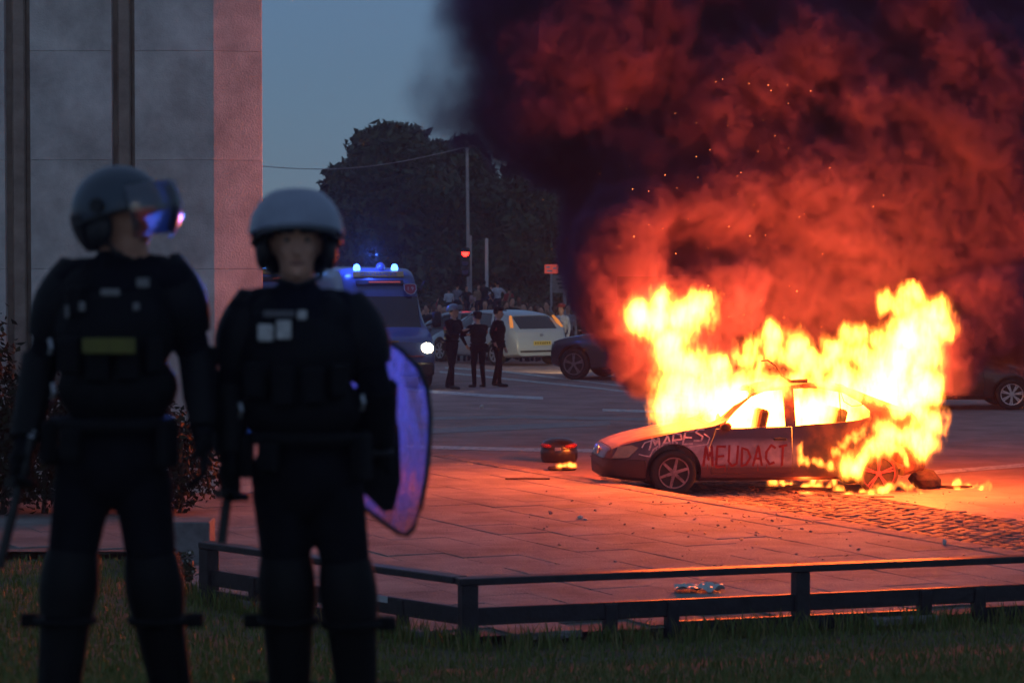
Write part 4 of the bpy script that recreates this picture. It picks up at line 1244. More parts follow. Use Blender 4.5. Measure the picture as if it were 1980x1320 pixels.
DRP = [(1.335, .27), (1.31, .60), (1.40, .825), (2.345, .848), (2.36, .27)]
hood = take([(.10, .50), (.10, 1.2), (1.30, 1.2), (1.28, .84), (.7, .70), (.3, .60)], -.66, .66, 'hood', mat('scorched hood paint', (.13, .09, .085), .5, var=.45, vscale=4, coat=.15))
hl = take(HLP, -1.2, -.68, 'headlight', mat('sooty headlamp', (.28, .22, .14), .25, coat=.5, var=.2))
take(HLP, .68, 1.2, 'headlight', M_lampclear)
door = take(DRP, -1.2, -.55, 'door')
take(DRP, .55, 1.2, 'door')
bump = take([(-.2, .1), (-.2, .445), (.16, .455), (.50, .44), (.52, .1)], -1.2, 1.2, 'front_bumper', mat('bumper plastic', (.035, .02, .024), .55, var=.2))
for v in shell.vertices:      # heat has warped roof, pillars and tail
    k_ = max(0, min(1, (v.co.z - .85) / .3)) + .6 * max(0, min(1, (v.co.x - 2.5) / 1.0))
    q_ = v.co * 2.6; v.co += .028 * k_ * Vector((mnoise.noise(q_), mnoise.noise(q_ + Vector((7, 1, 3))), 1.2 * mnoise.noise(q_ + Vector((2, 9, 5)))))
body_o = link('body', setmat(shell, M_burnt), None, car_root)
bm = B(); box(bm, (2.2, -.845, .70), (.17, .03, .035), bev=.01); obj('handle', bm, M_trim, door)
bm = B(); box(bm, (1.50, -.90, .86), (.13, .12, .10), (0, 0, R(12)), bev=.03); obj('melted_mirror', bm, M_char, car_root, smooth=50)
bm = B(); box(bm, (2.3, 0, .26), (2.2, 1.3, .04)); obj('floor_pan', bm, M_char, car_root)
for (x, y) in ((1.75, -.36), (1.75, .36), (2.75, -.1)):
    bm = B(); box(bm, (x, y, .5), (.45, .45 if x < 2 else 1.0, .12), bev=.03); box(bm, (x + .26, y, .78), (.12, .42 if x < 2 else 1.0, .55), (0, R(12), 0), bev=.03); obj('seat_frame', bm, M_char, car_root)
bm = B(); lathe(bm, [(.16, -.012), (.18, 0), (.16, .012)], 20, 'X', Matrix.Translation((1.5, -.36, .82))); obj('steering_wheel', bm, M_char, car_root)
M_rimred = mat('red painted alloy', (.42, .10, .11), .35, metal=.3)
M_rimscr = mat('scuffed alloy', (.26, .20, .21), .5, metal=.5, var=.5, vscale=9)
M_tyrew = mat('sprayed tyre', (.03, .025, .025), .75, col2=(.02, .018, .018), vscale=5, lo=.62, hi=.72)
wheel(car_root, (.86, -.75, .285), .285, .19, 6, M_rimscr, -1, tyre=M_tyrew)
wheel(car_root, (.86, .75, .285), .285, .19, 6, M_rimscr, 1)
wheel(car_root, (3.46, -.75, .255), .26, .17, 5, M_rimred, -1, tyre=M_char, rr=.84, twin=True)
wheel(car_root, (3.46, .75, .255), .26, .17, 5, M_rimred, 1, tyre=M_char, rr=.84)
# bent strip sprung up from the roof, hanging wires, exhaust
bm = B(); tube(bm, [(2.02, -.50, 1.66), (2.10, -.52, 1.67), (2.2, -.54, 1.60), (2.28, -.55, 1.47), (2.38, -.555, 1.405), (2.6, -.56, 1.41)], [.008, .011, .013, .014, .02, .026], 8); obj('roof_strip', bm, M_char, car_root, smooth=60)
bm = B(); tube(bm, [(3.0, -.60, 1.27), (3.01, -.62, 1.1), (3.015, -.64, .9)], .007, 6); obj('hanging_wire', bm, M_char, car_root)
bm = B(); tube(bm, [(3.02, -.60, 1.27), (3.06, -.61, 1.15), (3.16, -.62, 1.09), (3.26, -.63, 1.10), (3.34, -.64, 1.13)], .006, 6); obj('hanging_wire', bm, M_char, car_root)
bm = B(); sphere(bm, (.02, 0, .52), (.02, .055, .065), 12, 8); obj('badge', bm, M_alloy, car_root, smooth=180)
# sprayed lettering: ribbons lying on the panels
bpy.context.view_layer.update()
bvhs = []
for o in (body_o, door, hl, bump):
    b_ = bmesh.new(); b_.from_mesh(o.data); bvhs.append(BVHTree.FromBMesh(b_)); b_.free()
def side_hit(x, z):
    best = None
    for t_ in bvhs:
        h_ = t_.ray_cast(Vector((x, -2, z)), Vector((0, 1, 0)))
        if h_[0] is not None and (best is None or h_[0].y < best): best = h_[0].y
    return best if best is not None and best < -.45 else None
def stroke(name, pts, w, m, off=.004, jit=.004, seed=0):
    rs = random.Random(seed)
    P = []
    for i in range(len(pts) - 1):
        (x0, z0), (x1, z1) = pts[i], pts[i + 1]
        k = max(2, int(math.hypot(x1 - x0, z1 - z0) / .015))
        P += [(x0 + (x1 - x0) * j / k, z0 + (z1 - z0) * j / k) for j in range(k)]
    P.append(pts[-1])
    bm = B(); prev = None
    for i, (x, z) in enumerate(P):
        a = P[min(i + 1, len(P) - 1)]; b = P[max(i - 1, 0)]
        dx, dz = a[0] - b[0], a[1] - b[1]; ln = math.hypot(dx, dz) or 1
        ww = w * (1 + rs.uniform(-.15, .15)) / 2
        nx, nz_ = -dz / ln * ww, dx / ln * ww
        row = []
        for s in (-1, 1):
            y = side_hit(x + s * nx, z + s * nz_)
            if y is None: row = None; break
            row.append(bm.verts.new((x + s * nx, y - off, z + s * nz_)))
        if row and prev:
            bm.faces.new((prev[0], prev[1], row[1], row[0]))
        prev = row
    return obj(name, bm, m, car_root)
M_spray_r = mat('red spray paint', (.24, .012, .016), .7); M_spray_w = mat('white spray paint', (.62, .55, .58), .6, col2=(.3, .24, .26), vscale=18, lo=.3, hi=.6)
LET = {'M': [[(0, 0), (.12, 1), (.5, .35), (.82, 1), (1, 0)]], 'E': [[(1, 1), (.05, .98), (0, 0), (1, .04)], [(0, .52), (.8, .54)]], 'U': [[(0, 1), (.05, .2), (.4, 0), (.85, .15), (.95, 1)]],
       'D': [[(.05, 0), (0, 1), (.6, .9), (.95, .5), (.6, .08), (.05, 0)]], 'A': [[(0, 0), (.5, 1), (1, 0)], [(.2, .4), (.8, .42)]], 'C': [[(1, .85), (.6, 1), (.1, .7), (.05, .35), (.5, .08), (1, .2)]],
       'T': [[(0, .96), (1, 1)], [(.5, .98), (.52, 0)]], 'R': [[(0, 0), (0, 1), (.7, .95), (.8, .6), (.05, .5), (.9, 0)]], 'S': [[(.95, .95), (.3, 1), (.05, .75), (.85, .45), (.7, .05), (0, .08)]],
       'W': [[(0, 1), (.25, 0), (.5, .8), (.75, 0), (1, 1)]]}
def word(txt, x, z, w, h, dx, wd, m, seed, skew=0.0, drop=0.0):
    rs = random.Random(seed)
    for ci, c in enumerate(txt):
        for st in LET[c]:
            hh = h * (1 + rs.uniform(-.08, .08))
            stroke('graffiti_letter', [(x + u * w + v * skew + rs.uniform(-.006, .006), z + drop * ci + v * hh + rs.uniform(-.006, .006)) for u, v in st], wd, m, seed=seed + ci)
        if rs.random() < .6:
            xd = x + w * rs.random(); zd = z + drop * ci; stroke('paint_drip', [(xd, zd + .03), (xd + .003, zd - .02 - .05 * rs.random())], wd * .3, m, seed=seed + 50 + ci)
        x += dx * (1 + rs.uniform(-.06, .06))
word('MEUDACT', 1.225, .36, .118, .25, .160, .03, M_spray_r, 5, .015)
# the white scrawl MARES over the front wing
word('MARES', .55, .575, .125, .155, .142, .022, M_spray_w, 9, .03, .024)
stroke('graffiti_line', [(.46, .60), (.5, .66), (.62, .70), (.66, .66)], .014, M_spray_w, seed=1)
stroke('graffiti_line', [(.56, .50), (.60, .58), (.66, .62)], .016, M_spray_w, seed=2)
stroke('graffiti_line', [(.95, .60), (1.1, .615), (1.28, .64), (1.31, .72), (1.24, .77)], .015, M_spray_w, seed=3)
stroke('graffiti_line', [(.42, .52), (.5, .50), (.58, .49)], .014, M_spray_w, seed=4)
# ================================================================== police vans
M_gblue = mat('police blue van paint', (0.06, 0.095, 0.22), 0.35, coat=0.4, var=0.05)
M_yellow = mat('yellow reflective strip', (0.55, 0.30, 0.06), 0.4)
M_bluelens = mat('blue beacon lens', (0.1, 0.2, 0.8), 0.2, emit=(0.10, 0.32, 1.0), estr=5.0)
M_darklens = mat('unlit beacon lens', (0.12, 0.11, 0.22), 0.15, coat=.5)
def text(name, s, size, m, parent, loc, rot, ext=0.002, align='CENTER'):
    cu = bpy.data.curves.new(name, 'FONT'); cu.body = s; cu.size = size; cu.extrude = ext; cu.align_x = align; cu.resolution_u = 2
    o = bpy.data.objects.new('t', cu)
    me = evaluated(o); bpy.data.objects.remove(o)
    me.materials.clear(); me.materials.append(m)
    return link(name, me, None, parent, loc, rot)
def van_spec():
    return dict(L=5.6, N=60, wheels=(1.0, 4.4), r=.34, hw=1.0, top_ratio=.80,
        zt=curve([(0, .62), (.04, .92), (.2, 1.08), (.7, 1.22), (.92, 1.30), (1.25, 1.85), (1.45, 2.15), (1.75, 2.45), (2.2, 2.56), (5.2, 2.56), (5.5, 2.5), (5.6, 2.3)]),
        wm=curve([(0, .78), (.08, .90), (.4, .98), (1.0, 1.0), (5.6, .98)]), zb=curve([(0, .30), (.5, .26), (5.6, .3)]), belt=curve([(0, .9), (1.0, 1.22), (5.6, 1.3)]),
        side_windows=[[(1.15, 1.28), (1.45, 1.82), (2.1, 1.86), (2.1, 1.30)], [(2.4, 1.32), (2.4, 1.86), (3.5, 1.86), (3.5, 1.32)], [(3.7, 1.32), (3.7, 1.86), (4.9, 1.86), (4.9, 1.32)]],
        windscreen=([(.80, 1.36), (1.18, 1.98), (1.42, 1.92), (1.0, 1.24)], .80))
def van(label, loc, rz, lit):
    sp = van_spec()
    root = car(label, sp, loc, rz, M_gblue, M_dkrim, group='police vans', name='police_van', spokes=5)
    root['category'] = 'van'
    # direction sign over the windscreen, crest, lettering
    tilt = math.atan2(1.75 - 1.45, 2.45 - 2.15)
    def face(u, z):    # point on the raked roof front
        zt = sp['zt']; x = next(q * .005 for q in range(150, 460) if zt(q * .005) >= z); return Vector((x, u, z))
    p = face(0, 2.40); bm = B(); box(bm, (0, 0, 0), (.03, 1.12, .13), bev=.006); sg = obj('roof_sign', bm, M_yellow, root, p + Vector((-.03, 0, .02)), (0, R(24), 0))
    text('roof_sign_lettering', 'GENDARMERIE', .125, M_gblue, sg, (-.018, 0, -.045), (R(90), 0, R(-90)))
    p = face(0, 2.24); bm = B(); box(bm, (0, 0, 0), (.05, 1.05, .12), bev=.01); ds = obj('dark_panel', bm, M_trim, root, p + Vector((-.035, .0, 0)), (0, R(36), 0))
    bm = B(); box(bm, (-.03, -.1, .0), (.01, .7, .03)); obj('red_strip', bm, mat('red lens strip', (.35, .06, .05), .3, emit=(1, .16, .1), estr=.25), ds)
    p = face(-.66, 2.10)
    bm = B(); prism(bm, [(-.13, .11), (.0, .13), (.13, .11), (.13, -.02), (.08, -.10), (0, -.14), (-.08, -.10), (-.13, -.02)], (0, .012), Matrix.Rotation(R(90), 4, 'Z')); cr = obj('crest', bm, mat('red crest', (.40, .05, .08), .5), root, p + Vector((-.09, .02, .0)), (0, R(28), 0))
    bm = B(); tube(bm, [Vector((-.012, u * 1.0, v)) for u, v in [(-.13, .11), (.0, .13), (.13, .11), (.13, -.02), (.08, -.10), (0, -.14), (-.08, -.10), (-.13, -.02), (-.13, .11)]], .008, 5, cap=False); obj('crest_edge', bm, M_patch_w, cr)
    text('crest_lettering', '1 9', .12, M_patch_w, cr, (-.016, 0, -.03), (R(90), 0, R(-90)))
    for (x, y, k) in ((1.95, -.42, lit), (1.95, .42, lit), (2.0, -.12, 0)):
        bm = B(); lathe(bm, [(.001, 0), (.075, 0), (.078, .05), (.062, .11), (.03, .14), (.001, .145)] if k else [(.001, 0), (.11, 0), (.11, .07), (.08, .13), (.04, .16), (.001, .165)], 18); obj('beacon', bm, M_bluelens if k else M_darklens, root, (x, y, sp['zt'](x) - .02), smooth=50)
    for s in (-1, 1):
        bm = B(); sphere(bm, (.13, s * .74, .86), (.13, .15, .13), 14, 8); obj('headlight', bm, mat('lit headlamp', (.8, .8, .7), .2, emit=(1, .86, .55), estr=22.0 if s < 0 else 6.0), root, smooth=180)
        bm = B(); box(bm, (1.02, s * 1.16, 1.45), (.12, .20, .34), bev=.04); mr = obj('mirror', bm, M_trim, root, smooth=40)
        bm = B(); tube(bm, [(1.1, s * .95, 1.32), (1.06, s * 1.08, 1.36)], .02, 6); obj('mirror_arm', bm, M_trim, mr)
    bm = B(); box(bm, (-.01, 0, .42), (.12, 1.75, .30), bev=.05); obj('front_bumper', bm, M_trim, root, smooth=40)
    bm = B(); box(bm, (.0, 0, .70), (.07, 1.3, .025)); obj('pink_trim', bm, mat('red trim line', (.4, .08, .08), .4), root)
    text('bonnet_lettering', 'GENDARMERIE', .13, mat('white lettering', (.5, .5, .5), .5), root, (.10, -.0, .86), (R(70), 0, R(-90)))
    bm = B(); box(bm, (.13, -.05, .98), (.02, .16, .14), (0, R(-52), 0)); obj('yellow_mark', bm, M_yellow, root)
    bm = B(); tube(bm, [(1.5, -.85, 2.0), (1.42, -.98, 2.28)], [.012, .006], 6); obj('aerial', bm, M_trim, root)
    return root
vz = R(90 + 14)       # front towards the camera, turned a little to the right of the picture
pv_ = on(838, 752)    # foot of the van's left front corner
off = Matrix.Rotation(vz, 3, 'Z') @ Vector((0.0, -.86, 0))
van_loc = Vector((pv_.x - off.x, pv_.y - off.y, 0))
van_1 = van('blue police van with lit headlights and flashing beacons behind the facing officer', van_loc, vz, 1)
pv2_ = at(560, 600, 66)
van_2 = dup_tree(van_1, Vector((pv2_.x, 66, 0)), R(90 + 10))
tag(van_2, 'second blue police van, glimpsed between the facing officer and the pillar')
def px_at(px, d): return (px - 990) / FPX * d
for (x, d, z) in ((722, van_loc.y + 1.6, 2.85), (668, van_loc.y + 1.6, 2.85)):
    ld = bpy.data.lights.new('beacon_light', 'POINT'); ld.energy = 45; ld.color = (0.04, 0.12, 1.0); ld.shadow_soft_size = .12
    lo_ = bpy.data.objects.new('beacon_light', ld); lo_.location = ((x - 990) / FPX * d, d, z); COL.objects.link(lo_)
# the rotating beacon's beam as it sweeps the officers on the lawn
ld = bpy.data.lights.new('beacon_beam', 'SPOT'); ld.energy = 220000; ld.color = (0.05, 0.16, 1.0); ld.spot_size = R(2.3); ld.spot_blend = 1.0; ld.shadow_soft_size = .1
bp_ = Vector((px_at(722, van_loc.y + 1.5), van_loc.y + 1.5, 2.85))
lo_ = bpy.data.objects.new('beacon_beam', ld); lo_.location = bp_
lo_.rotation_euler = (at(620, 500, 9.4) - bp_).to_track_quat('-Z', 'Y').to_euler(); COL.objects.link(lo_)
# headlamp of the grey off-roader shining on the white car's tail
suv_o = [o for o in bpy.data.objects if o.get('label', '').startswith('grey off-roader')][0]
bpy.context.view_layer.update()
hlp = suv_o.matrix_world @ Vector((-.12, .45, .78))
ld = bpy.data.lights.new('headlamp_light', 'SPOT'); ld.energy = 420; ld.color = (1, .80, .42); ld.spot_size = R(60); ld.spot_blend = .7; ld.shadow_soft_size = .08
lo_ = bpy.data.objects.new('headlamp_light', ld); lo_.location = hlp
lo_.rotation_euler = (Vector((wc.x + .1, wc.y - .3, .55)) - hlp).to_track_quat('-Z', 'Y').to_euler(); COL.objects.link(lo_)

# ================================================================== traffic light, poles, signs, cable
M_pole = mat('galvanised pole', (.36, .33, .33), .5, metal=.3, var=.15)
pd = 84.0
def px_x(px, d=pd): return (px - 990) / FPX * d
def pz(py, d=pd): return CAMZ - (py - 461) * d / FPX
gz = slope_z(pd)
tl = empty('traffic_light', (px_x(909), pd, gz)); tag(tl, 'traffic light showing red on its pole above the crowd', 'traffic light')
bm = B(); tube(bm, [(0, 0, 0), (0, 0, pz(455) - gz)], [.06, .055], 10); obj('pole', bm, M_pole, tl, smooth=50)
hx = px_x(900) - px_x(909)
bm = B(); box(bm, (hx, -.12, pz(500) - gz - .1), (.26, .2, .86), bev=.04); hs = obj('housing', bm, M_trim, tl)
for k, (py, m_) in enumerate(((489, mat('red signal lamp', (.8, .1, .1), .3, emit=(1.0, .012, .008), estr=14.0)), (507, M_darklens), (524, M_darklens))):
    bm = B(); lathe(bm, [(.001, 0), (.105, 0), (.1, .03), (.04, .045), (.001, .05)], 18, 'Y', Matrix.Translation((hx, -.22, pz(py) - gz)) @ Matrix.Scale(-1, 4, (0, 1, 0))); obj('lamp', bm, m_, hs, smooth=60)
    bm = B(); patch_shell(bm, .12, R(-90), R(90), R(60), R(110), .008, 10, 3, 1, 1.2, 1, (hx, -.24, pz(py) - gz + .07)); obj('hood', bm, M_trim, hs)
tp = empty('tall_pole', (px_x(908, 86), 86, slope_z(86))); tag(tp, 'tall thin pole carrying an overhead cable behind the traffic light', 'pole')
bm = B(); tube(bm, [(0, 0, 0), (px_x(903, 86) - px_x(908, 86), 0, pz(278, 86) - slope_z(86))], [.065, .045], 8); obj('shaft', bm, M_pole, tp, smooth=60)
bm = B(); box(bm, (px_x(903, 86) - px_x(908, 86), 0, pz(282, 86) - slope_z(86)), (.16, .1, .14), bev=.02); obj('bracket', bm, M_trim, tp)
A0, A1 = at(903, 284, 86), at(420, 312, 80)
bm = B(); tube(bm, [A0.lerp(A1, k / 16) - Vector((0, 0, .42 * math.sin(math.pi * k / 16))) for k in range(17)], .012, 5)
tag(obj('overhead_cable', bm, M_pole), 'thin overhead cable running from the tall pole past the pillar', 'cable')
bm = B(); lathe(bm, [(.001, 0), (.05, 0), (.05, pz(462) - gz), (.02, pz(462) - gz + .02), (.001, pz(461) - gz)], 10)
tag(obj('white_post', bm, mat('white painted pole', (.6, .55, .53), .5), None, (px_x(941), pd, gz)), 'slim white post standing right of the red traffic light', 'post')
sb = empty('sign_board', (px_x(1092), pd, gz)); tag(sb, 'pale rectangular sign board on a post beside the smoke', 'sign')
bm = B(); box(bm, (0, 0, pz(549) - gz), (px_x(1114) - px_x(1068), .05, pz(532) - pz(566)), bev=.01); obj('board', bm, mat('dull sign board', (.28, .24, .21), .6, var=.15), sb)
bm = B(); tube(bm, [(0, .05, 0), (0, .05, pz(535) - gz)], .05, 8); obj('post', bm, M_pole, sb)
for k in range(3):
    bm = B(); box(bm, (-.02, -.03, pz(540 + 8 * k) - gz), (.46 - .08 * k, .01, .05)); obj('printed_line', bm, M_trim, sb)
rs_ = empty('red_sign', (px_x(1066, 88), 88, slope_z(88))); tag(rs_, 'small red sign with white marks above the pale sign board', 'sign')
bm = B(); box(bm, (0, 0, pz(520, 88) - slope_z(88)), (.42, .04, .28), bev=.01); obj('panel', bm, mat('red sign face', (.42, .06, .05), .5, emit=(1, .12, .08), estr=.35), rs_)
for (u, v, w) in ((-.1, .06, .12), (.1, .02, .1), (-.05, -.06, .16)):
    bm = B(); box(bm, (u, -.03, pz(520, 88) - slope_z(88) + v), (w, .01, .05)); obj('white_mark', bm, M_patch_w, rs_)
bm = B(); tube(bm, [(0, .04, 0), (0, .04, pz(515, 88) - slope_z(88))], .04, 8); obj('post', bm, M_pole, rs_)

# ================================================================== three officers in the middle distance
def far_officer(label, px, head_py, foot_py, arms, rz, helm, stride=.06, lean=0.0):
    p = on(px, foot_py); z0 = 0.0
    s = (CAMZ - (head_py - 461) * p.y / FPX) / 1.80
    root = empty('police_officer', (p.x, p.y, 0), rz); root.scale = (s * 1.14, s * 1.14, s); tag(root, label, 'person', 'officers on the road')
    me = figure([M_skin, M_uni, M_uni, M_boot, M_hair], voxel=.02, arms=arms, stride=stride, lean=lean)
    link('body', me, None, root)
    hd = Vector((0, -.01 - lean * 1.2, 1.67))
    bm = B()
    if helm:
        dome(bm, .135, .001, R(95), 20, 7, .008, .9, 1.1, .95, lambda ph: R(85) + R(25) * (.5 + .5 * math.sin(ph)))
        bmesh.ops.translate(bm, vec=hd + Vector((0, .01, .015)), verts=bm.verts); ho = obj('helmet', bm, M_helm, root, smooth=50)
        bm = B(); patch_shell(bm, .155, R(-75), R(75), R(55), R(95), .004, 12, 5, .92, 1.1, 1, hd + Vector((0, 0, .03))); obj('visor', bm, M_visor, ho, smooth=60)
    else:
        lathe(bm, [(.088, 0), (.095, .03), (.09, .075), (.04, .095), (.001, .097)], 16, 'Z', Matrix.Translation(hd + Vector((0, .01, .03)))); ho = obj('cap', bm, M_black, root, smooth=40)
        bm = B(); box(bm, hd + Vector((0, -.11, .04)), (.14, .09, .012), (R(12), 0, 0), bev=.004); obj('peak', bm, M_black, ho)
    VP = [(0, 'e', ((0, -lean * .5, 1.28), (.195, .15, .2))), (0, 'e', ((0, -lean * .3, 1.12), (.18, .13, .12)))]
    ve = link('vest', fuse(VP, .022, [M_black], 1, 'vest'), None, root)
    bm = B(); box(bm, (-.21, -.02, 1.30), (.02, .07, .07), bev=.005); obj('arm_badge', bm, mat('red badge', (.4, .07, .06), .6), root)
    bm = B(); tube(bm, [(.17 * math.sin(a), -.12 * math.cos(a), 1.02) for a in [2 * math.pi * k / 20 for k in range(21)]], .025, 6, cap=False); obj('belt', bm, M_black, root)
    bm = B(); box(bm, (-.2, 0, .92), (.05, .09, .18), bev=.01); obj('holster', bm, M_black, root)
    return root
far_officer('helmeted officer nearest the van headlight, leftmost of the three on the road', 872, 588, 753, ('front', 'fold'), R(55), True, .14, .05)
far_officer('shorter officer in the middle of the three standing on the road', 925, 601, 750, ('phone', 'hips'), R(-150), False, .02, .03)
far_officer('capped officer with arm badge, rightmost of the three on the road', 963, 592, 748, ('hips', 'down'), R(70), False, .1)

# ================================================================== crowd
CW = cloth('white cotton', (.55, .56, .6)); CG = cloth('grey cotton', (.22, .22, .25)); CB = cloth('black cotton', (.015, .015, .017)); CR = cloth('red cotton', (.35, .05, .05)); CN = cloth('navy cotton', (.03, .04, .09)); CT = cloth('tan cotton', (.3, .2, .13)); CPK = cloth('pale pink cotton', (.5, .32, .32))
M_hairb = mat('brown hair', (.06, .035, .02), .7)
GC = 'crowd behind the parked cars'
# people standing up on the low wall
wl_ = at(930, 600, 82.0)
bm = B(); box(bm, (0, 0, .6), (5.2, .8, 1.2), bev=.03)
tag(obj('low_wall', bm, M_stone[1], None, (wl_.x, 82.0, slope_z(82) - .12)), 'low stone wall in the crowd with people standing on it', 'wall')
WT = slope_z(82) - .12 + 1.2
def onwall(label, px, hpy, key, top, rz, **kw):
    return person(label, px, hpy, 82.0, key, top, rz=rz, ground=WT, group='people standing on the low wall', **kw)
onwall('person in light jacket on the wall left of the traffic light pole', 884, 548, 'stand', CG, R(150))
onwall('person in dark top on the wall directly below the red light', 902, 552, 'hips', CB, R(30))
onwall('person in black top raised above the crowd, left of the white shirt', 936, 541, 'hips', CB, R(160), skin=M_skin2)
onwall('person in white shirt standing tallest on the wall, hands at hips', 962, 543, 'hips', CW, R(200))
onwall('person in pale grey top at the left end of the wall', 868, 556, 'fold', CW, R(170))
onwall('person in red top at the right end of the wall', 984, 556, 'phone', CR, R(190))
onwall('person in tan top on the wall between the two poles', 925, 550, 'stand', CT, R(20))
onwall('person in navy top squeezed beside the white shirt on the wall', 949, 553, 'fold', CN, R(10))
onwall('person in pale top stooping behind the black top on the wall', 917, 560, 'fold', CPK, R(180))
spec_c = [(826, 588, 'stand', CB, 'dark-haired person in the crowd beside the van mirror'), (838, 585, 'fold', CG, 'person in grey in the crowd just right of the van'), (850, 587, 'phone', CN, 'person in navy holding a phone left of the officers'),
          (862, 590, 'stand', CT, 'person in tan half hidden by the leftmost officer on the road'), (893, 588, 'stand', CW, 'person in white low in the crowd behind the first two officers'), (914, 592, 'phone', CG, 'person in grey filming between the officers'),
          (938, 580, 'stand', CT, 'bare-faced person in tan between the middle and right officer'), (949, 588, 'fold', CN, 'person in navy behind the capped officer'), (978, 582, 'stand', CR, 'person in red just right of the capped officer'),
          (990, 575, 'phone', CB, 'person in black raising a phone over the white car roof'), (1004, 572, 'up', CT, 'person in tan with an arm stretched up over the white car'), (1014, 586, 'stand', CG, 'person in grey above the middle of the white car roof'),
          (1024, 590, 'fold', CPK, 'person in pale pink over the white car roof'), (1036, 588, 'stand', CB, 'person in black over the right part of the white car roof'), (1046, 592, 'stand', CN, 'person in navy at the right end of the white car roof'),
          (1058, 582, 'both', CT, 'person in tan filming with both hands right of the white car'), (1072, 590, 'stand', CB, 'person in black behind the red-capped onlooker'), (1098, 588, 'stand', CG, 'person in grey right of the red-capped onlooker'),
          (1116, 596, 'fold', CB, 'person in black above the bonnet of the grey off-roader'), (1132, 594, 'stand', CR, 'person in red half lost in the smoke by the grey off-roader')]
for i, (px, hy, key, top, lab) in enumerate(spec_c):
    person(lab, px, hy, 78.5 + (i * 37 % 11) * .32, key, top, rz=R((i * 67) % 90 - 45), s=.97 + .02 * (i % 4), group=GC, skin=M_skin2 if i % 3 == 1 else None, hair=M_hairb if i % 4 == 0 else None)
rc_ = person('onlooker in white shirt and red cap beside the white car', 1086, 588, 73.6, 'stand', CW, rz=R(-40), group=GC)
bm = B(); lathe(bm, [(.092, 0), (.1, .03), (.09, .08), (.04, .105), (.001, .108)], 16, 'Z', Matrix.Translation((0, 0, 1.70))); cp_ = obj('cap', bm, CR, rc_, smooth=40)
bm = B(); box(bm, (0, -.12, 1.71), (.14, .1, .012), bev=.004); obj('peak', bm, CR, cp_)
# far rows of the crowd seen only as heads
row = random.Random(5)
for i in range(34):
    px = 815 + i * 10 + row.uniform(-4, 4)
    k = list(BASES)[i % 6]
    t_, tn = [(CB, 'black'), (CG, 'grey'), (CN, 'navy'), (CT, 'tan'), (CR, 'red')][i % 5]
    near_ = ['beside the van mirror', 'above the first officer', 'left of the traffic light', 'under the traffic light', 'right of the white post', 'over the white car', 'over the white car tail', 'below the sign board', 'over the grey bonnet'][min(8, int((px - 815) / 38))]
    person('far onlooker in %s, %s in the back rows, %s' % (tn, ['bareheaded', 'dark-haired', 'standing higher', 'half hidden'][(i // 5) % 4], near_), px, 596 + row.uniform(-9, 4), 86 + row.uniform(0, 6), k, t_, rz=R(row.uniform(-60, 60)), group='back rows of the crowd', skin=M_skin2 if i % 2 else None)

# ================================================================== small things on the ground
M_case = mat('black gloss plastic', (.02, .012, .012), .3, coat=.5)
tc_ = on(1081, 893)
tcr = empty('top_case', (tc_.x, tc_.y, 0), R(-6)); tag(tcr, 'black motorcycle top case with red reflectors lying on the road', 'case')
bm = B(); lathe(bm, [(.001, 0), (.24, 0), (.265, .06), (.27, .15), (.26, .19), (.001, .19)], 32)
for v in bm.verts: v.co.y *= .72
obj('base', bm, M_case, tcr, smooth=40)
bm = B(); lathe(bm, [(.001, .195), (.262, .195), (.258, .24), (.22, .30), (.12, .345), (.001, .352)], 32)
for v in bm.verts: v.co.y *= .72
lid = obj('lid', bm, M_case, tcr, smooth=40)
for s in (-1, 1):
    bm = B(); pts = [Vector((s * .262 * math.sin(a), -.262 * .72 * math.cos(a), .235 + .02 * (k / 5))) for k, a in enumerate([R(22 + 11 * q) for q in range(6)])]
    tube(bm, pts, [.018, .03, .036, .036, .03, .015], 6); obj('reflector', bm, M_lampred, lid, smooth=60)
bm = B(); box(bm, (0, -.19, .20), (.09, .03, .05), bev=.006); obj('latch', bm, M_alloy, tcr)
db = on(1087, 909)
dr = empty('burning_debris', (db.x, db.y, 0)); tag(dr, 'flat charred scrap still burning in front of the top case', 'debris')
bm = B(); sphere(bm, (0, 0, .02), (.21, .13, .03), 14, 6)
for v in bm.verts: v.co += Vector(((v.co.x * 37 % .03) - .015, 0, (v.co.y * 91 % .02)))
obj('scrap', bm, M_char, dr)
# bumper lump behind the rear wheel
lp = on(1790, 944)
lr = empty('charred_bumper_piece', (lp.x, lp.y, 0)); tag(lr, 'charred lump of bumper lying behind the rear wheel', 'debris')
bm = B(); bmesh.ops.create_icosphere(bm, subdivisions=2, radius=.17)
for v in bm.verts: v.co = v.co * (1 + .35 * mnoise.noise(v.co * 7)); v.co.x *= 1.25; v.co.z *= .8; v.co.z += .12
obj('lump', bm, M_char, lr)
bm = B(); tube(bm, [(.1, 0, .03), (.35, -.02, .02), (.6, .02, .025)], [.02, .022, .015], 6); obj('rod', bm, M_char, lr)
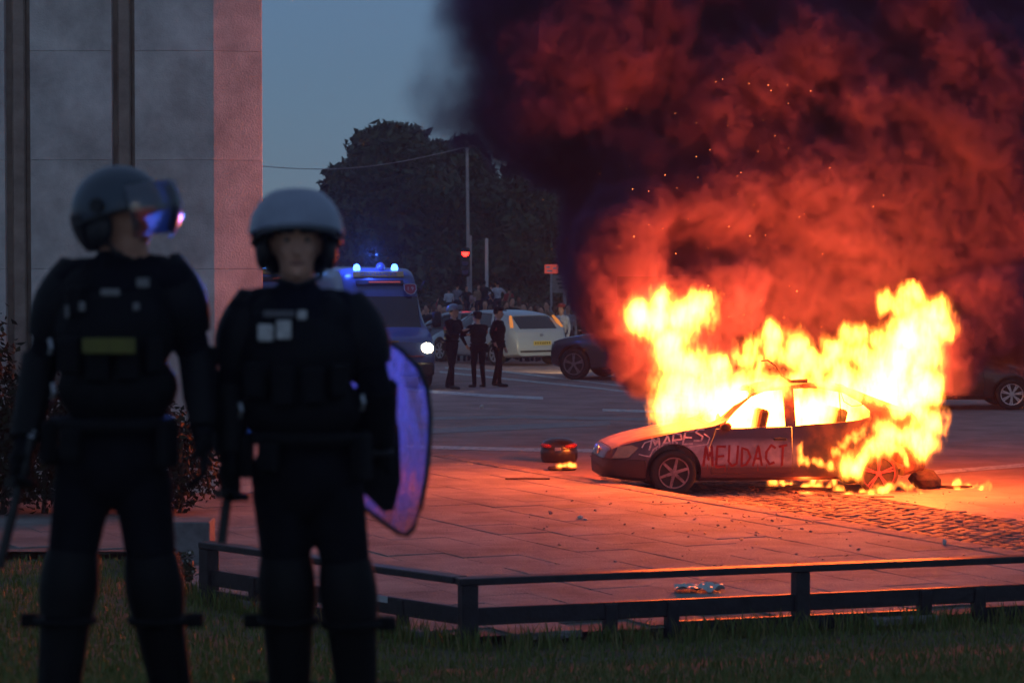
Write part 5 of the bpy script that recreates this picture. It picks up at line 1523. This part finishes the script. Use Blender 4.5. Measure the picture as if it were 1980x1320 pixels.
# litter
M_paper = mat('pale litter', (.6, .6, .58), .7, var=.15)
def litter(label, px, py, z, s, seed, m_=M_paper, name='litter'):
    p = on(px, py, z); bm = B(); bmesh.ops.create_icosphere(bm, subdivisions=2, radius=1)
    for v in bm.verts: v.co = v.co * (1 + .4 * mnoise.noise(v.co * 2.3 + Vector((seed, 0, 0)))); v.co = Vector((v.co.x * s[0], v.co.y * s[1], (v.co.z + .8) * s[2]))
    return tag(obj(name, bm, m_, None, (p.x, p.y, z), (0, 0, seed)), label, 'litter')
litter('crumpled white paper on the paving below the top case', 1122, 1003, PZ, (.035, .03, .025), 1)
litter('small blue-grey wrapper touching the white paper on the paving', 1132, 1005, PZ, (.03, .025, .012), 2, mat('blue grey wrapper', (.3, .34, .42), .5))
litter('tiny pink scrap on the paving left of the white paper', 1065, 994, PZ, (.022, .02, .02), 3, mat('pink scrap', (.5, .25, .25), .6))
litter('white cup-sized scrap on the road below the three officers', 932, 789, 0, (.045, .04, .04), 4)
litter('white scrap near the kerb at the right edge of the paving', 1826, 1053, PZ, (.022, .02, .035), 5)
for k, (px, py) in enumerate([(1463, 950), (1540, 955), (1605, 961), (1612, 968), (1455, 944), (1640, 950)]):
    litter(['charred scrap just behind the front wheel of the burning car', 'charred scrap under the middle of the burning car sill', 'charred scrap on the setts before the rear door', 'lowest charred scrap on the setts before the rear wheel', 'charred scrap touching the front tyre of the burning car', 'charred scrap beside the flat trim strip'][k], px, py, 0, (.03, .03, .02), 6 + k, M_char)
bg_ = on(1352, 1142, PZ)
bm = B(); bmesh.ops.create_grid(bm, x_segments=14, y_segments=8, size=.5)
for v in bm.verts: v.co = Vector((v.co.x * .42, v.co.y * .3, .03 + .05 * mnoise.noise(Vector((v.co.x * 5, v.co.y * 5, 3))) + .02 * mnoise.noise(Vector((v.co.x * 14, v.co.y * 14, 1)))))
bmesh.ops.solidify(bm, geom=bm.faces[:], thickness=.003)
tag(obj('plastic_bag', bm, mat('pale green film', (.5, .58, .55), .35, var=.1), None, (bg_.x, bg_.y, PZ + .01)), 'crumpled pale plastic bag on the paving just behind the fence', 'bag')
st_ = on(1020, 927, PZ); bm = B(); tube(bm, [(-.28, 0, .012), (0, .02, .014), (.28, -.01, .012)], .011, 6); tag(obj('stick', bm, M_char, None, (st_.x, st_.y, PZ)), 'thin dark stick lying on the paving left of the car', 'stick')
pl_ = on(1680, 962); bm = B(); box(bm, (0, 0, .012), (.62, .09, .015), (0, 0, R(2)), bev=.003); tag(obj('trim_strip', bm, M_char, None, (pl_.x, pl_.y, 0)), 'flat charred trim strip on the ground before the rear wheel', 'debris')
# sparks drifting in the smoke
sr = random.Random(12); bm = B()
for k in range(70):
    p = at(sr.gauss(1400, 140), sr.uniform(150, 640), 36.6 + sr.uniform(-.6, .3)); s_ = sr.uniform(.002, .0055)
    bmesh.ops.create_icosphere(bm, subdivisions=1, radius=s_, matrix=Matrix.Translation(p))
tag(obj('sparks', bm, mat('spark', (1, .5, .2), .5, emit=(1, .3, .08), estr=5.0)), 'tiny glowing sparks drifting up through the smoke', 'sparks', kind='stuff')

# ash, glass crumbs and scraps strewn round the burning car
cr_ = random.Random(33); bm = B()
for k in range(300):
    px = cr_.gauss(1560, 230); py = 968 + abs(cr_.gauss(0, 32)) if cr_.random() < .6 else cr_.uniform(900, 1100)
    if not 1000 < px < 2000: continue
    z_ = PZ + .004; p = on(px, py, z_)
    rel = Vector((p.x, p.y)) - K0.to_2d()
    if rel.dot(KN) > 0: p = on(px, py, .006)
    s_ = cr_.uniform(.006, .022)
    r_ = bmesh.ops.create_cube(bm, size=1, matrix=Matrix.Translation(p + Vector((0, 0, s_ * .2))) @ Euler((cr_.uniform(-.4, .4), cr_.uniform(-.4, .4), cr_.uniform(0, 3))).to_matrix().to_4x4() @ Matrix.Diagonal((s_ * 1.6, s_, s_ * .5, 1)))
tag(obj('ash_and_crumbs', bm, mat('ash and glass crumbs', (.05, .04, .035), .4, col2=(.4, .33, .3), vscale=30, lo=.45, hi=.6)), 'ash, glass crumbs and small scraps strewn round the burning car', 'debris', kind='stuff')
# ================================================================== smoke and fire (volume grids grown by geometry nodes)
def gn_volume(name, tiers, lo, hi, voxel, noise_scale, noise_amp, stretch, thr, gain, seed, warp=0.25, gmin=None, fine=0.0, rough=.62):
    """tiers: list of (radius, [points]).  density = ramp(max(1 - dist/radius) + noise)"""
    verts, tier = [], []
    for i, (r, pts) in enumerate(tiers):
        for p in pts:
            verts.append(p); tier.append(i)
    me = bpy.data.meshes.new(name)
    me.from_pydata([tuple(v) for v in verts], [], [])
    a = me.attributes.new('tier', 'INT', 'POINT')
    a.data.foreach_set('value', tier)
    o = bpy.data.objects.new(name, me)
    COL.objects.link(o)
    ng = bpy.data.node_groups.new(name + '_grid', 'GeometryNodeTree')
    ng.interface.new_socket('Geometry', in_out='INPUT', socket_type='NodeSocketGeometry')
    ng.interface.new_socket('Geometry', in_out='OUTPUT', socket_type='NodeSocketGeometry')
    N, L = ng.nodes, ng.links
    gi, go = N.new('NodeGroupInput'), N.new('NodeGroupOutput')
    pos = N.new('GeometryNodeInputPosition')
    def math_(op, x, y=None, clamp=False):
        m = N.new('ShaderNodeMath'); m.operation = op; m.use_clamp = clamp
        for k, v in enumerate((x, y)):
            if v is None: continue
            if isinstance(v, (int, float)): m.inputs[k].default_value = v
            else: L.new(v, m.inputs[k])
        return m.outputs[0]
    def noise_(vec, scale, detail, rough=0.6, out='Fac'):
        t = N.new('ShaderNodeTexNoise'); t.noise_dimensions = '3D'
        t.inputs['Scale'].default_value = scale; t.inputs['Detail'].default_value = detail
        t.inputs['Roughness'].default_value = rough
        L.new(vec, t.inputs['Vector'])
        return t.outputs[out]
    # stretched, seeded coordinate
    mp = N.new('ShaderNodeVectorMath'); mp.operation = 'MULTIPLY_ADD'
    L.new(pos.outputs[0], mp.inputs[0])
    mp.inputs[1].default_value = stretch
    mp.inputs[2].default_value = (seed * 3.1, seed * 1.7, seed * 2.3)
    # domain warp
    wv = noise_(mp.outputs[0], noise_scale * 0.6, 2, out='Color')
    sub = N.new('ShaderNodeVectorMath'); sub.operation = 'SUBTRACT'
    L.new(wv, sub.inputs[0]); sub.inputs[1].default_value = (0.5, 0.5, 0.5)
    sc = N.new('ShaderNodeVectorMath'); sc.operation = 'SCALE'
    L.new(sub.outputs[0], sc.inputs[0]); sc.inputs['Scale'].default_value = warp * 2
    wp = N.new('ShaderNodeVectorMath'); wp.operation = 'ADD'
    L.new(pos.outputs[0], wp.inputs[0]); L.new(sc.outputs[0], wp.inputs[1])
    best = None
    for i, (r, pts) in enumerate(tiers):
        na = N.new('GeometryNodeInputNamedAttribute'); na.data_type = 'INT'
        na.inputs['Name'].default_value = 'tier'
        cmp_ = N.new('FunctionNodeCompare'); cmp_.data_type = 'INT'; cmp_.operation = 'EQUAL'
        L.new(na.outputs['Attribute'], cmp_.inputs[2]); cmp_.inputs[3].default_value = i
        sg = N.new('GeometryNodeSeparateGeometry'); sg.domain = 'POINT'
        L.new(gi.outputs[0], sg.inputs['Geometry']); L.new(cmp_.outputs[0], sg.inputs['Selection'])
        px = N.new('GeometryNodeProximity'); px.target_element = 'POINTS'
        L.new(sg.outputs['Selection'], px.inputs[0])
        si = [s for s in px.inputs if s.name in ('Source Position', 'Sample Position')][0]
        L.new(wp.outputs[0], si)
        f = math_('SUBTRACT', 1.0, math_('DIVIDE', px.outputs['Distance'], r))
        best = f if best is None else math_('MAXIMUM', best, f)
    nz = noise_(mp.outputs[0], noise_scale, 7, rough)
    nz = math_('MULTIPLY', math_('SUBTRACT', nz, 0.5), noise_amp * 2)
    f = math_('ADD', best, nz)
    if fine:
        nf = noise_(mp.outputs[0], noise_scale * 3.3, 4, 0.6)
        # billowed (creased) fine noise
        nf = math_('MULTIPLY', math_('SUBTRACT', math_('ABSOLUTE', math_('SUBTRACT', nf, 0.5)), 0.12), -fine * 2)
        f = math_('ADD', f, nf)
    f = math_('MULTIPLY', math_('SUBTRACT', f, thr), gain, clamp=True)
    if gmin:   # fade by height and by x (thin wisps on one side)
        sp = N.new('ShaderNodeSeparateXYZ'); L.new(pos.outputs[0], sp.inputs[0])
        for ax, a0, a1, v0 in gmin:
            mr = N.new('ShaderNodeMapRange'); mr.interpolation_type = 'SMOOTHSTEP'
            L.new(math_('ADD', sp.outputs[ax], math_('MULTIPLY', nz, 3.0)), mr.inputs['Value'])
            mr.inputs['From Min'].default_value = a0; mr.inputs['From Max'].default_value = a1
            mr.inputs['To Min'].default_value = v0; mr.inputs['To Max'].default_value = 1.0
            f = math_('MULTIPLY', f, mr.outputs[0])
    vc = N.new('GeometryNodeVolumeCube')
    L.new(f, vc.inputs['Density'])
    vc.inputs['Min'].default_value = lo; vc.inputs['Max'].default_value = hi
    for ax, k in zip('XYZ', range(3)):
        vc.inputs['Resolution ' + ax].default_value = max(8, int((hi[k] - lo[k]) / voxel))
    smn = N.new('GeometryNodeSetMaterial')
    L.new(vc.outputs[0], smn.inputs['Geometry'])
    L.new(smn.outputs[0], go.inputs[0])
    md = o.modifiers.new('grid', 'NODES')
    md.node_group = ng
    return o, smn, ng
def vol_mat(name):
    m = bpy.data.materials.new(name); m.use_nodes = True
    n, l = m.node_tree.nodes, m.node_tree.links
    n.clear()
    out = n.new('ShaderNodeOutputMaterial')
    at_ = n.new('ShaderNodeAttribute'); at_.attribute_name = 'density'
    return m, n, l, out, at_

rnd = random.Random(7)
# ---- smoke
def puffs(lst, d0, dj, copies, jit, rm):
    out = []
    for (x, y) in lst:
        for k in range(copies):
            out.append(at(x + rnd.uniform(-jit, jit), y + rnd.uniform(-jit, jit), d0 + rnd.uniform(-dj, dj)))
    return out
S_big = puffs([(1480, 230), (1700, 260), (1900, 400), (1280, 110), (1700, 30), (1950, 120), (1430, 430), (2150, 250), (1200, -120), (1420, 60),
               (1560, -160), (1950, -200), (1050, -40), (2200, 520), (1620, 420), (1800, 470), (1100, 130), (1960, 480), (1560, 120), (1830, 200)], 39.3, 0.9, 3, 60, 1)
S_mid = puffs([(1050, 190), (1130, 255), (1210, 305), (1290, 380), (1340, 470), (1500, 560), (1650, 530), (1800, 540), (1900, 590), (1180, 240),
               (985, 90), (930, 20), (1260, 420), (1420, 580), (1560, 600), (1720, 560), (1960, 530), (2040, 550), (1010, 150), (1080, 80)], 38.9, 0.9, 3, 40, 1)
S_sml = puffs([(1215, 480), (1250, 540), (1225, 560), (1255, 620), (1290, 620), (1185, 520), (1200, 590), (1270, 690), (1340, 640), (1180, 470), (1210, 430),
               (1890, 610), (1850, 600), (1930, 600), (1890, 600), (1835, 660), (1380, 560), (1310, 560), (1160, 560)], 37.3, 0.45, 3, 18, 1)
S_wisp = puffs([(885, 120), (860, 180), (920, 215), (820, 200), (960, 240), (1010, 275), (880, 60), (900, 10), (1150, 430), (1130, 500), (955, 190), (1090, 330), (840, 120), (1140, 380), (940, 130)], 38.8, 0.4, 2, 18, 1)
smoke, smn, ng = gn_volume('smoke', [(1.55, S_big), (0.92, S_mid), (0.60, S_sml), (0.5, S_wisp)],
                           (-2.0, 35.6, 0.6), (8.6, 42.6, 9.2), 0.056, 0.85, 0.60, (1, 1, 0.85), 0.14, 3.6, 5.0, warp=0.45,
                           gmin=[(0, -1.3, 1.9, 0.03)], fine=0.62)
m, n, l, out, a_ = vol_mat('sooty smoke')
pv = n.new('ShaderNodeVolumePrincipled')
pv.inputs['Color'].default_value = (0.225, 0.14, 0.38, 1)
pv.inputs['Anisotropy'].default_value = 0.1
pv.inputs['Density Attribute'].default_value = ''
mu = n.new('ShaderNodeMath'); mu.operation = 'MULTIPLY'; mu.inputs[1].default_value = 12.0
l.new(a_.outputs['Fac'], mu.inputs[0]); l.new(mu.outputs[0], pv.inputs['Density'])
l.new(pv.outputs[0], out.inputs['Volume'])
m.cycles.volume_step_rate = 1.8
smn.inputs['Material'].default_value = m
smoke.data.materials.append(m)
tag(smoke, 'thick black smoke billowing up from the burning car, glowing red below', 'smoke', kind='stuff')

# ---- flames
def fl(lst, d0, dj, copies, jit):
    return [at(x + rnd.uniform(-jit, jit), y + rnd.uniform(-jit, jit), d0 + rnd.uniform(-dj, dj)) for (x, y) in lst for k in range(copies)]
F_cab = [CARP + Matrix.Rotation(CRZ, 3, 'Z') @ Vector((x, y, z)) for x in (1.65, 1.9, 2.15, 2.45, 2.75, 3.05) for y in (-.25, .15) for z in (.78, 1.02)]
F_big = F_cab + fl([(1350, 785), (1400, 775), (1440, 765), (1330, 760), (1720, 735), (1745, 700), (1700, 760), (1765, 665)], 36.5, 0.3, 2, 14)
F_mid = fl([(1310, 700), (1300, 795), (1295, 660), (1285, 620), (1250, 605), (1330, 615), (1790, 620), (1800, 690), (1785, 740), (1770, 780), (1420, 735), (1325, 720),
            (1640, 735), (1740, 650), (1690, 700), (1540, 745)], 36.5, 0.3, 2, 12)
F_sml = fl([(1740, 590), (1725, 580), (1760, 575), (1225, 610), (1710, 850), (1740, 835), (1770, 850), (1795, 870), (1800, 840), (1785, 810), (1680, 870), (1665, 890), (1810, 600), (1815, 640),
            (1810, 810), (1800, 770)], 35.35, 0.2, 2, 10) + fl([(1455, 700), (1490, 680), (1500, 655), (1530, 690), (1570, 700), (1600, 690), (1620, 670), (1660, 690), (1540, 665), (1270, 580), (1350, 590), (1290, 575), (1440, 670), (1385, 720), (1400, 700), (1650, 650), (1700, 660)], 36.3, .25, 2, 9) + fl([(1480, 745), (1510, 740), (1580, 738), (1610, 742), (1650, 750), (1690, 765), (1730, 780)], 35.65, .08, 1, 6)
rf = random.Random(21)
def carp(x, z, dy=-.05):
    y = side_hit(x, z)
    return None if y is None else car_root.matrix_world @ Vector((x, y + dy, z))
bpy.context.view_layer.update()
F_tiny = [carp(2.395, .36 + .3 * k / 8) for k in range(8)] + [carp(2.40 + .2 * rf.random(), .33 + rf.uniform(0, .05)) for k in range(8)]
F_tiny += [carp(2.95 + .035 * k, .57 + .034 * k + rf.uniform(-.03, .03)) for k in range(11)] + [carp(2.65 + rf.uniform(0, .3), .38) for k in range(3)]
F_tiny += [carp(3.46 + .37 * math.cos(t_), .27 + .37 * math.sin(t_)) for t_ in [R(15 + 7 * k) for k in range(22)]]
F_tiny = [p for p in F_tiny if p is not None]
def gpt(x, y, z): return on(x, y) + Vector((0, 0, z))
F_tiny += [gpt(1645 + 12 * k + rf.uniform(-4, 4), 955 + rf.uniform(-4, 3), rf.uniform(.0, .06)) for k in range(12)]
F_tiny += [gpt(1495 + 9 * k + rf.uniform(-4, 4), 941 + rf.uniform(-5, 2), rf.uniform(.0, .05)) for k in range(14)]
F_tiny += [gpt(1858 + 6 * k + rf.uniform(-3, 3), 945 + rf.uniform(-6, 4), rf.uniform(.0, .04)) for k in range(9)] + [gpt(1610 + rf.uniform(-10, 10), 950, .02) for k in range(3)]
fire, smn, ng2 = gn_volume('flames', [(0.46, F_big), (0.33, F_mid), (0.22, F_sml), (0.085, F_tiny)],
                           (1.2, 34.7, 0.005), (6.3, 37.6, 2.7), 0.021, 2.7, 1.15, (1.45, 1.1, 0.42), 0.16, 1.5, 2.0, warp=0.28, fine=1.2, rough=.74)
m, n, l, out, a_ = vol_mat('flame')
em = n.new('ShaderNodeEmission')
em.inputs['Color'].default_value = (1.0, 0.215, 0.024, 1)
pw = n.new('ShaderNodeMath'); pw.operation = 'POWER'; pw.inputs[1].default_value = 3.3
mu = n.new('ShaderNodeMath'); mu.operation = 'MULTIPLY'; mu.inputs[1].default_value = 72.0
l.new(a_.outputs['Fac'], pw.inputs[0]); l.new(pw.outputs[0], mu.inputs[0]); l.new(mu.outputs[0], em.inputs['Strength'])
l.new(em.outputs[0], out.inputs['Volume'])
m.cycles.volume_step_rate = 1.4
smn.inputs['Material'].default_value = m
fire.data.materials.append(m)
tag(fire, 'yellow and white flames pouring out of the burning car', 'fire', kind='stuff')
# the light the flames give
for i, (px, py, d, e, r) in enumerate([(1340, 700, 36.0, 540, 0.3), (1480, 665, 36.0, 800, 0.4), (1640, 675, 36.0, 760, 0.4), (1770, 645, 36.0, 700, 0.4), (1285, 605, 36.1, 420, 0.3), (1500, 600, 35.9, 200, 0.4), (1790, 850, 35.3, 90, 0.2), (1560, 945, 35.6, 40, 0.1)]):
    ld = bpy.data.lights.new('fire_light', 'POINT')
    ld.energy = e
    ld.color = (1.0, 0.10, 0.014)
    ld.shadow_soft_size = r
    lo_ = bpy.data.objects.new('fire_light', ld)
    lo_.location = at(px, py, d)
    COL.objects.link(lo_)

# small flames on the scrap in front of the top case
D_pts = [Vector((db.x + rf.uniform(-.06, .16), db.y - .05 + rf.uniform(-.06, .06), .05 + rf.uniform(0, .03))) for k in range(12)]
dfl, smn, _ = gn_volume('debris_flames', [(0.075, D_pts)], (db.x - .35, db.y - .35, .005), (db.x + .4, db.y + .35, .35), 0.012, 5.0, 0.6, (1.2, 1.1, .6), .1, 1.5, 4.0, warp=.05)
smn.inputs['Material'].default_value = fire.data.materials[0]
dfl.data.materials.append(fire.data.materials[0])
tag(dfl, 'small yellow flames on the scrap in front of the top case', 'fire', kind='stuff')

# ================================================================== smoky evening air over the square
bm = B(); box(bm, (0, 85, 5.2), (130, 190, 18.4))
hz = link('haze', fin(bm), None)
m = bpy.data.materials.new('smoky air'); m.use_nodes = True
n, l = m.node_tree.nodes, m.node_tree.links
n.clear()
out = n.new('ShaderNodeOutputMaterial'); pv = n.new('ShaderNodeVolumePrincipled')
pv.inputs['Color'].default_value = (0.85, 0.8, 0.8, 1); pv.inputs['Density'].default_value = 0.0009; pv.inputs['Density Attribute'].default_value = ''; pv.inputs['Anisotropy'].default_value = 0.0
l.new(pv.outputs[0], out.inputs['Volume'])
hz.data.materials.append(m)
tag(hz, kind='stuff')
bpy.data.scenes.remove(TMP)
